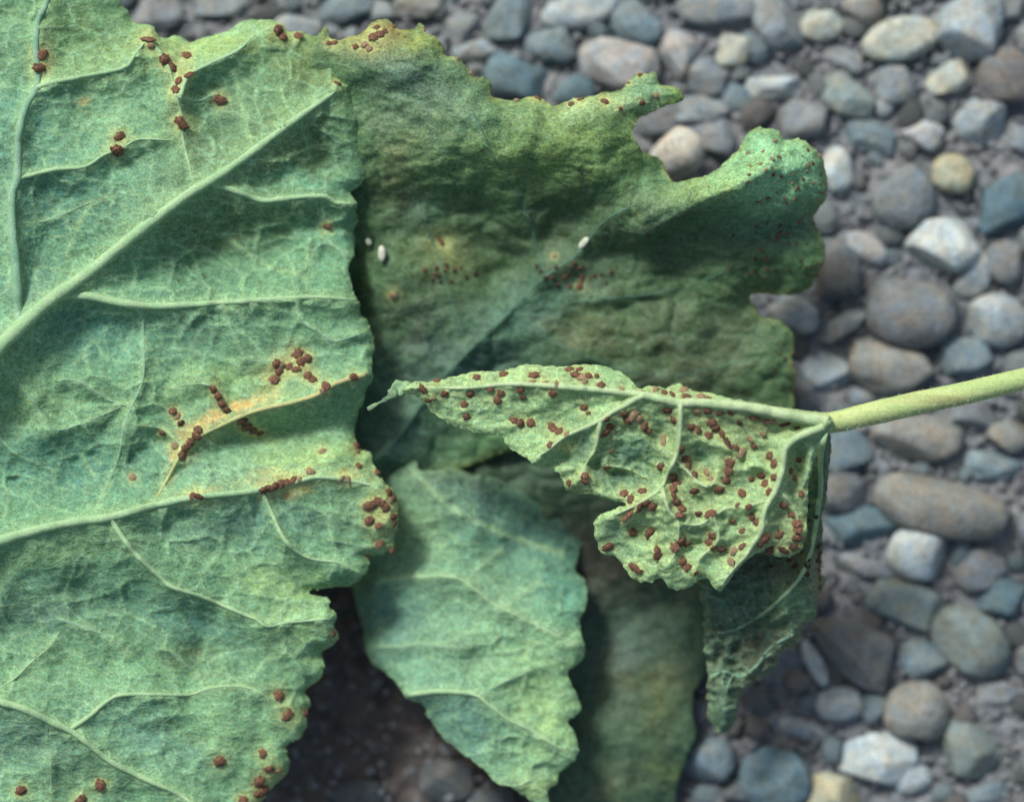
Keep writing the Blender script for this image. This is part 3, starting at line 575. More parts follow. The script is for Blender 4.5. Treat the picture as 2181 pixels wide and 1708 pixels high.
t1 = patch_tint((0.112,0.248,0.152), [
    (420,90,150,30,-5,yl,1.2),(200,140,100,25,-12,(0.22,0.36,0.18),1.0),(200,240,110,60,0,(0.17,0.32,0.19),0.8),(40,330,70,140,0,TEAL,0.9),(150,430,110,70,0,TEAL,0.8),(330,440,80,40,-35,(0.13,0.27,0.19),0.7),(600,330,130,70,-35,(0.085,0.150,0.072),1.2),  # bright top band, dark olive panels: light and shade of folds painted in
    (650,130,80,60,0,(0.105,0.165,0.07),0.9),(160,50,90,60,0,(0.105,0.19,0.085),0.9),(450,330,80,60,-30,(0.095,0.16,0.09),0.8),(520,480,170,50,0,(0.085,0.150,0.080),1.0),(630,390,90,18,5,(0.12,0.30,0.20),0.7),(700,520,50,40,0,(0.13,0.31,0.20),0.8),
    (180,700,130,50,10,TEAL,1.0),(60,620,50,50,0,(0.11,0.23,0.20),0.7),(420,700,70,40,0,(0.08,0.165,0.12),0.6),(480,830,120,35,0,(0.22,0.37,0.17),0.9),(620,880,100,25,-10,(0.21,0.35,0.17),0.6),(690,740,80,60,0,(0.17,0.33,0.20),0.7),(80,880,90,50,0,(0.19,0.33,0.17),0.7),
    (150,990,140,50,0,TEAL,1.0),(560,930,120,18,0,(0.10,0.19,0.11),0.6),(650,980,120,28,-8,yl,1.1),(480,1010,80,30,0,(0.16,0.31,0.23),0.7),(760,1080,70,50,0,(0.20,0.345,0.185),0.8),(560,1110,140,40,0,(0.10,0.21,0.16),0.8),(330,1150,110,30,0,(0.105,0.20,0.15),0.6),
    (100,1190,120,25,-15,(0.20,0.35,0.18),0.9),(60,1240,60,20,0,(0.13,0.29,0.20),0.6),(120,1310,150,35,0,(0.08,0.16,0.125),0.8),(600,1240,110,30,10,(0.22,0.37,0.18),0.9),(420,1330,120,30,20,(0.11,0.25,0.20),0.7),(440,1420,90,25,20,(0.10,0.16,0.09),0.7),
    (640,1350,70,50,0,(0.22,0.36,0.18),0.9),(150,1430,130,40,0,(0.17,0.32,0.18),0.7),(500,1570,120,60,0,(0.19,0.345,0.18),0.8),(320,1570,90,40,30,(0.14,0.285,0.22),0.8),(60,1580,90,50,0,(0.16,0.29,0.23),0.7),(150,1660,110,40,0,(0.17,0.31,0.18),0.6),
    (490,882,60,12,-22,(0.50,0.34,0.13),1.2),(375,975,12,45,20,(0.45,0.34,0.15),0.9),(430,925,40,14,-30,(0.42,0.36,0.15),0.9),(600,785,40,25,0,(0.33,0.37,0.16),0.7),(420,1058,35,8,-8,(0.50,0.33,0.14),1.0),(820,1080,26,50,0,(0.34,0.36,0.15),0.7),(390,955,16,26,30,(0.26,0.15,0.08),0.8),(530,905,26,9,25,(0.26,0.15,0.08),0.8),(600,1034,45,7,-12,(0.26,0.15,0.08),0.9),(630,770,36,14,20,(0.27,0.18,0.10),0.5),(382,185,9,30,10,(0.36,0.33,0.16),0.8),(88,130,9,26,0,(0.27,0.16,0.09),0.8),(465,850,9,28,-28,(0.28,0.17,0.09),0.7),(690,1016,90,11,-2,(0.50,0.43,0.16),1.1),(176,215,10,8,0,(0.33,0.30,0.13),0.8),(640,655,110,25,0,(0.17,0.33,0.19),0.7)],
    SP1, edge=((0.235,0.37,0.165), 8, 0.65), veincol=((0.22,0.365,0.20), 0.75), var=0.16, seed=21, net=0.60, netcol=(0.22, 0.39, 0.24))
r1 = leaf_root('large pale green leaf, underside up with raised veins and few rust spots, filling the left', 300, 850, 0.03)
L1.build('blade', M_UNDER, r1, t1); build_veins(L1, r1, M_VEIN); pustules(L1, r1, SP1)

# ================================================================== 5. SMALL RUSTED LEAF ON ITS STALK
MV = plain_mat('vein_cream_green', (0.27, 0.41, 0.22), (0.37, 0.47, 0.28), 260, grain=0.2)
V5 = [dict(p=[(1765,898),(1700,888),(1650,878),(1584,866),(1482,857),(1449,859),(1410,850),(1374,842),(1314,834),(1263,829),(1212,825),(1145,820),(1077,818),(1010,825),(944,827),(890,825),(860,829)], w=(24,5), a=3.2, s=26),
      dict(p=[(1374,843),(1355,849),(1331,864),(1304,878),(1280,895),(1229,918),(1199,932),(1162,962),(1135,978)], w=(11,5), a=3.0, s=22),
      dict(p=[(1280,895),(1273,932),(1266,959),(1250,985),(1228,1030)], w=(9,4), a=2.8, s=20),
      dict(p=[(1449,860),(1449,915),(1442,965),(1422,1009),(1408,1040),(1381,1060),(1347,1079),(1297,1102)], w=(10,5), a=3.2, s=22),
      dict(p=[(1412,1040),(1416,1060),(1425,1088),(1445,1114),(1440,1170),(1420,1210)], w=(7,3), a=2.4, s=18),
      dict(p=[(1439,978),(1460,1000),(1482,1022),(1504,1036),(1523,1026),(1530,1000)], w=(6,3), a=2.2, s=16),
      dict(p=[(1755,908),(1739,915),(1698,932),(1673,955),(1668,992),(1654,1040),(1630,1084),(1622,1131),(1607,1153),(1587,1184),(1557,1217),(1538,1245)], w=(16,6), a=3.4, s=22),
      dict(p=[(1640,1065),(1600,1075),(1550,1082),(1523,1097),(1489,1117),(1445,1114)], w=(6,4), a=2.2, s=18),
      dict(p=[(1660,1015),(1610,990),(1580,1000),(1560,960),(1500,940),(1470,900)], w=(4,3), a=2.0, s=16, hide=1),
      dict(p=[(1520,1100),(1530,1150),(1490,1190),(1480,1225)], w=(5,3), a=2.0, s=16),
      dict(p=[(1360,1080),(1330,1120),(1350,1160),(1385,1170),(1420,1210)], w=(5,3), a=2.0, s=16, hide=1),
      dict(p=[(1290,990),(1340,1000),(1400,1030)], w=(5,3), a=1.8, s=16),
      dict(p=[(1200,1000),(1240,1000),(1260,1045),(1340,1068)], w=(5,3), a=1.8, s=14, hide=1),
      dict(p=[(1654,1040),(1690,1080),(1705,1130)], w=(5,3), a=1.8, s=18),
      dict(p=[(1752,925),(1729,965),(1722,1006),(1700,1060)], w=(6,3), a=1.8, s=16, m=M_VEIN_TEAL)]
SP5 = [(899,828,10),(931,810,8,6),(946,839,7),(1015,803,9,7),(1002,840,8,7),(988,860,7),(994,887,8,7),(1044,828,7,6),(1066,838,7),(1059,852,8,9),(1071,796,9,7),(912,854,7,6),(924,850,7,4,'p'),(1108,830,8),(1114,847,6,5),(1177,839,9,8),(1136,798,13,7),(1212,786,8,7),(1226,797,10,8),
 (1239,803,10,8,'p'),(1253,800,8,7),(1234,786,7,5),(1245,812,6,5,'p'),(1271,800,5),(1280,819,8,6),(1131,813,9,4,'p'),(1158,815,10,4,'p'),(1185,818,8,4,'p'),(1324,830,8,5,'p'),(1369,837,6,9),(1395,829,8,6,'p'),(1415,835,7),(1456,829,9,7,'p'),(1462,844,9,7),(1432,839,8,5),(1493,843,9,7,'p'),(1508,849,8,6),
 (1243,867,7,8),(1253,879,6,5),(1094,894,9,7),(1108,901,9,8),(1130,900,9,8),(1174,907,8),(1180,913,9),(1191,918,10,8),(1206,925,7,6,'p'),(1170,947,8,7),(1329,883,8),(1351,884,12,9,'p'),(1337,897,11,9),(1360,892,8,'p'),(1293,893,7),(1297,908,9,11),(1290,923,11,8),(1373,905,6,10),(1380,918,8,6),
 (1420,874,11,8),(1434,895,9,9),(1412,938,14,6,'p'),(1483,876,9,6,'p'),(1506,876,9,8),(1533,881,9,5),(1556,881,7,4),(1472,910,9,7),(1486,915,9,7),(1516,901,9,9),(1524,913,9,8),(1537,923,8,6),(1510,927,8,7),(1452,959,7,10),(1459,976,9,12),(1466,991,7,8),(1479,1009,7,9),(1550,943,14,6,'d'),(1566,952,9,6),
 (1407,994,8,9),(1302,962,6,5,'p'),(1246,1012,8,10),(1246,1026,8,9),(1211,1028,7,6),(1292,996,8,5),(1368,1045,10,8),(1329,1050,9,9),(1342,1062,9,8),(1363,1080,10,9),(1376,1073,11,9),(1390,1079,9,8),(1341,1092,12,9),(1331,1102,9,8),(1347,1133,9,10),(1385,1133,13,9),(1432,1014,11,9),(1441,1026,9,9),(1432,1040,8,9),
 (1435,1055,9,9),(1440,1070,10,9),(1452,1082,9,9),(1447,1096,12,9),(1479,1046,9,9),(1531,1043,12,8),(1504,1006,9,8,'p'),(1513,1019,7,'p'),(1553,986,9,12),(1550,1003,10,10),(1547,1023,8,9),(1488,1094,8,7),(1508,1094,10,8),(1518,1092,7,8),(1516,1141,8,11),(1580,965,10,8,'p'),(1580,1050,8,9),(1452,1153,12,10),
 (1295,1165,12,9),(1400,1172,10,8),(1400,1184,9,8),(1437,1165,9,10),(1462,1158,9,7),(1511,1153,10,11),(1520,1167,8,7),(1537,1171,9,8),(1562,1172,9,7,'p'),(1557,1197,10,8,'p'),(1453,1195,8,9),(1464,1208,9,7),(1483,1220,6,6),(1350,1208,11,8),(1360,1216,9,6),(1580,1163,8,6),(1638,970,9,8),(1648,987,8,8),(1621,1013,8,9),
 (1629,1030,10,9),(1648,1017,8,9),(1638,1048,8,8),(1595,1079,7,6),(1600,1099,8,7),(1610,1111,8,8),(1659,1138,10,9),(1631,1148,12,9),(1668,1077,9,8),(1686,1095,8,9),(1697,1112,9,11),(1699,1128,8,9),(1698,1146,10,8),(1685,1003,6,9),(1692,1018,6,7),(1607,891,13,4,'d'),(1638,898,14,5,'d'),(1671,905,12,5,'d'),(1698,910,10,4,'d'),
 (1640,1170,10,7,'d'),(1668,1172,12,6,'d'),(1690,1165,9,7,'d'),(1620,1160,8,6),(1596,935,8,5,'p'),(1605,950,7,6),(1575,900,6,5,'d'),(1625,925,7,6,'p'),(1700,980,5,9),(1706,1050,5,8),(1600,1020,6,6),(1570,1075,6,5),(1560,1110,7,6),(1580,1130,7,6)]
L5 = Leaf(O5, lambda u, v: 44.5 + 3.5 * np.tanh((u - 1300) / 250) - 3.5 * np.clip((v - 950) / 300, 0, 1) + 0 * u, veins=V5,
    blobs=[(1340,970,55,30,10,-3.2),(1390,1010,45,22,20,-3.0),(1490,985,30,30,0,-2.6),(1580,1010,30,40,0,-2.0),(1350,1150,35,25,0,-3.0),(1330,1012,70,16,12,-3.5),(1480,1150,30,30,0,-1.8),(1220,970,35,22,0,-2.2),(1180,900,40,16,0,-1.4),(1420,930,22,40,0,-2.2),(1700,1000,14,70,0,-2.5),(1250,800,80,18,0,1.0)],
    noise_amp=1.2, noise_scale=60, fine=0.75, fine_scale=26, seed=6, step=3.5, edge=(1.6, 12), serr=2.0, closed_spacing=4.0, va=1.45, vs=1.1, net=42, neta=0.75)
t5 = patch_tint((0.255,0.395,0.20), [(1000,850,120,50,8,(0.25,0.40,0.21),1.1),(1270,800,80,18,0,(0.19,0.36,0.20),0.8),(1150,900,60,30,0,(0.19,0.34,0.18),0.6),(1345,965,55,32,10,(0.08,0.17,0.125),1.1),(1225,950,30,24,0,(0.085,0.17,0.12),0.9),(1190,905,40,14,0,(0.09,0.15,0.09),0.7),(1345,1150,50,22,0,(0.13,0.25,0.16),0.8),(1500,1150,40,28,0,(0.11,0.20,0.13),0.9),(1590,1030,26,30,0,(0.12,0.22,0.14),0.8),(1420,900,22,30,0,(0.10,0.20,0.13),0.9),(1330,1012,70,16,12,(0.07,0.135,0.10),1.1),(1490,980,32,28,0,(0.085,0.17,0.12),1.0),  # dark teal in the sunken pockets: their shade painted into the blade
    (1410,915,25,30,0,(0.10,0.19,0.13),0.6),(1225,955,30,25,0,(0.10,0.18,0.13),0.6),(1590,900,80,14,6,(0.10,0.12,0.065),0.7),(1590,935,40,22,0,(0.11,0.17,0.09),0.6),(1230,1035,30,15,0,(0.15,0.15,0.07),0.7),(1206,950,10,8,0,(0.36,0.38,0.12),0.7),(1237,1000,12,8,0,(0.42,0.38,0.10),0.8),(1505,1015,22,14,0,(0.38,0.36,0.12),0.8),
    (1700,1010,18,80,0,(0.08,0.14,0.08),0.9),(1665,1165,60,16,0,(0.085,0.075,0.05),0.9),(1690,1100,25,50,0,(0.11,0.16,0.09),0.7),(1450,1200,80,30,0,(0.21,0.36,0.19),0.7),(1460,1090,25,20,0,(0.12,0.20,0.13),0.6),(1340,1120,50,20,0,(0.14,0.25,0.16),0.6),(1440,1150,30,10,0,(0.11,0.18,0.12),0.5)],
    SP5, edge=((0.27,0.40,0.20), 6, 0.7), veincol=((0.27,0.40,0.21), 0.8), var=0.14, seed=33, halo=(0.29,0.36,0.17))
L5.vw = 1.0
r5 = leaf_root('pale puckered leaf crowded with brown rust pustules, on a long green stalk reaching right', 1400, 1000, 0.04)
L5.build('blade', M_PUCK, r5, t5, 0.0003); build_veins(L5, r5, MV); pustules(L5, r5, SP5)
# shrivelled tip: thin torn thread
tip = catmull([(866,832),(852,822),(843,818),(836,838),(822,850),(800,862),(783,872)], False, 5)
tz = np.linspace(0.0400, 0.0375, len(tip)); tr_ = np.linspace(11, 3.5, len(tip)) * U * (1 + 0.9 * fbm(tip[:, 0], tip[:, 1], 9, 4, 2))
tube('shrivelled_tip', Pn(tip[:, 0], tip[:, 1], tz), tr_, plain_mat('dried_tip_green', (0.09, 0.17, 0.10), (0.22, 0.36, 0.20), 500), r5, 8, 0.3)
# petiole
pt = catmull([(1600,867),(1650,877),(1690,885),(1735,894),(1775,899),(1860,880),(1960,857),(2060,836),(2161,812),(2260,790),(2420,760)], False, 10)
tt = np.linspace(0, 1, len(pt)); pz0 = L5.field(np.clip(pt[:, 0], 0, 1700), np.clip(pt[:, 1], 860, 886)); bl = np.clip((pt[:, 0] - 1600) / 160, 0, 1)
pz = (pz0 - 0.0012) * (1 - bl) + 0.0470 * bl - 0.011 * tt ** 1.5
pr = (np.interp(pt[:, 0], [1600, 1690, 1735, 1775, 1860, 2000, 2161, 2420], [8, 12.5, 16, 20.5, 23.5, 22.5, 22, 22.5])) * U * (1 + 0.03 * fbm(pt[:, 0], pt[:, 1], 40, 2, 2))
tube('petiole', Pn(pt[:, 0], pt[:, 1], pz), pr, M_STEM, r5, 20, 1.0)
# fine hairs on the stalk, one joined part
hc = []; hf = []
for i in range(900):
    k = rng.integers(1, len(pt) - 1); t = Pn(pt[k, 0], pt[k, 1], pz[k]); t2v = Pn(pt[k + 1, 0], pt[k + 1, 1], pz[k + 1]) - t
    t = t + t2v * rng.random(); d = t2v / np.linalg.norm(t2v); s = np.cross(d, (0, 0, 1.0)); a = rng.uniform(-0.35, math.pi + 0.35)
    nn = math.cos(a) * s + math.sin(a) * np.array((0, 0, 1.0)); b0 = t + nn * pr[k] * 0.97
    tp = b0 + (nn + d * rng.uniform(-0.4, 0.4)) * rng.uniform(0.0003, 0.0008); wv = np.cross(nn, d) * 0.00003
    wv = d * 0.00004; j = len(hc); hc += [b0 - wv, b0 + wv, tp, b0 + nn * 0 + np.cross(d, nn) * 0.00004]; hf += [(j, j + 1, j + 2), (j + 1, j + 3, j + 2), (j + 3, j, j + 2)]
tag(link('hairs', new_mesh('hairs', hc, hf, False), M_WHITE, r5), kind='stuff')

# folded dark lobe of the same leaf
V6 = [dict(p=[(1760,915),(1752,950),(1747,985),(1748,1033),(1742,1085),(1735,1134),(1725,1182),(1702,1232),(1654,1283),(1620,1310),(1587,1330)], w=(10,5), a=3.0, s=20, m=M_VEIN),
      dict(p=[(1706,1228),(1715,1250),(1740,1262)], w=(4,3), a=1.4, s=14, m=M_VEIN_DARK),
      dict(p=[(1654,1283),(1640,1340),(1600,1400),(1560,1440)], w=(4,2), a=1.8, s=24, m=M_VEIN_DARK),
      dict(p=[(1690,1350),(1640,1380),(1600,1430),(1560,1440),(1540,1500)], w=(5,2), a=2.2, s=16, m=M_VEIN_TEAL),
      dict(p=[(1500,1450),(1540,1430),(1580,1440),(1630,1400),(1680,1360)], w=(5,2), a=2.2, s=16, m=M_VEIN_TEAL),
      dict(p=[(1530,1300),(1560,1330),(1550,1400),(1520,1450)], w=(4,2), a=2.0, s=16, m=M_VEIN_DARK),
      dict(p=[(1587,1330),(1550,1345),(1510,1350)], w=(5,3), a=2.2, s=16, m=M_VEIN_TEAL)]
L6 = Leaf(O6, lambda u, v: 36 - 13 * np.clip((v - 1000) / 500, 0, 1.1) + 0 * u, veins=V6, blobs=[(1600,1380,60,60,0,-3.0),(1560,1520,30,40,0,2.0),(1700,1280,40,30,0,1.5)],
    noise_amp=2.6, noise_scale=55, fine=1.1, fine_scale=28, seed=44, step=4, edge=(2.5, 12), serr=4.5, net=44, neta=1.1)
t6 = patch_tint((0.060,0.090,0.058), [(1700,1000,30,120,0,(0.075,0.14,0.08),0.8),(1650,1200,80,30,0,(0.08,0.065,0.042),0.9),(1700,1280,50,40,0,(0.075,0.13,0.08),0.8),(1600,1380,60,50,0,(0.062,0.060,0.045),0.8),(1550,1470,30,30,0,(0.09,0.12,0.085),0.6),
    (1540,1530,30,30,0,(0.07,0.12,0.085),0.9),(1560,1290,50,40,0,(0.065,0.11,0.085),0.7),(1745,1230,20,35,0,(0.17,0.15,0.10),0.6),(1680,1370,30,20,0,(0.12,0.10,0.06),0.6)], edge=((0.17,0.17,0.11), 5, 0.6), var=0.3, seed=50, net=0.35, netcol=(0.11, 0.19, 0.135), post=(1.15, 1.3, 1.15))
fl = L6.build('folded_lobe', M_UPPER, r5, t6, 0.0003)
tag(fl, 'dark crumpled lobe folded back under the rusted leaf')
SP6 = [(1747, 1215 + k * 9, rng.uniform(3, 6), 'p' if k % 2 else 'r') for k in range(-6, 6)] + [(rng.normal(1700, 25), rng.uniform(1060, 1230), rng.uniform(3, 6), 'd') for _ in range(26)]
build_veins(L6, fl, M_VEIN_DARK); pustules(L6, fl, SP6)

# ================================================================== WHITE FLECKS
def fleck(u, v, ru, rv, ang, z, label):
    co, fc = ICO3; co = co.copy() * (1 + 0.15 * n3(co, 0.9, int(u)))[:, None]
    me = new_mesh('white_fleck', co * np.array((ru * U, rv * U, min(ru, rv) * U * 0.7)), fc)
    o = link('white_fleck', me, M_WHITE); o.location = P(u, v, z); o.rotation_euler = (0, 0, math.radians(ang))
    tag(o, label, 'fleck')
fleck(785, 515, 6, 8, 25, L2.z(785, 515) + 0.0011, 'smallest round white fleck beside the big leaf edge, on the olive leaf')
fleck(813, 540, 8, 17, 0, L2.z(813, 540) + 0.0014, 'larger upright oval white fleck on the olive leaf near the big leaf')
fleck(1243, 518, 7, 15, -42, L2.z(1243, 518) + 0.0012, 'slanted pale fleck lying alone in the middle of the olive leaf')

# ================================================================== PEBBLES
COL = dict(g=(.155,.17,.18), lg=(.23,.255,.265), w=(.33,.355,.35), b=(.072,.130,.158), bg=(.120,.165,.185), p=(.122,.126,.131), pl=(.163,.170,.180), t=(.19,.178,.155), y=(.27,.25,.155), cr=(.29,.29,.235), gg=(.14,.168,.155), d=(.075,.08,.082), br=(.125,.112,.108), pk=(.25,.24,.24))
COL['sand'] = (.42,.37,.30)
COL0 = dict(g=(.155,.165,.175), lg=(.235,.25,.26), w=(.33,.35,.345), b=(.075,.125,.165), bg=(.125,.16,.185), p=(.125,.118,.132), pl=(.17,.165,.185), t=(.21,.185,.155), y=(.30,.26,.155), cr=(.32,.305,.245), gg=(.135,.16,.15), d=(.065,.07,.075), br=(.125,.107,.103), pk=(.27,.25,.25))
def GREY(c):
    m = sum(c) / 3; return tuple((m + (k - m) * 0.72) * 1.10 * f for k, f in zip(c, (0.94, 1.02, 1.03)))
def pebble_mesh(rx, ry, rz, p, rough, cuts, seed):
    r = np.random.default_rng(seed); co, fc = ICO4; co = co.copy()
    q = (np.abs(co) ** p).sum(1) ** (1 / p); co = co / q[:, None]
    co = co * (1 + rough * n3(co, 1.3, seed) + rough * 0.35 * n3(co, 0.45, seed + 3))[:, None]
    for k in range(cuts):
        n = r.normal(size=3); n[2] = abs(n[2]) * 0.7; n /= np.linalg.norm(n); d = r.uniform(0.62, 0.82)
        e = np.maximum(0, co @ n - d); co = co - (e * 0.9)[:, None] * n[None]
    return new_mesh('pebble', co * np.array((rx * U, ry * U, rz * U)), fc)
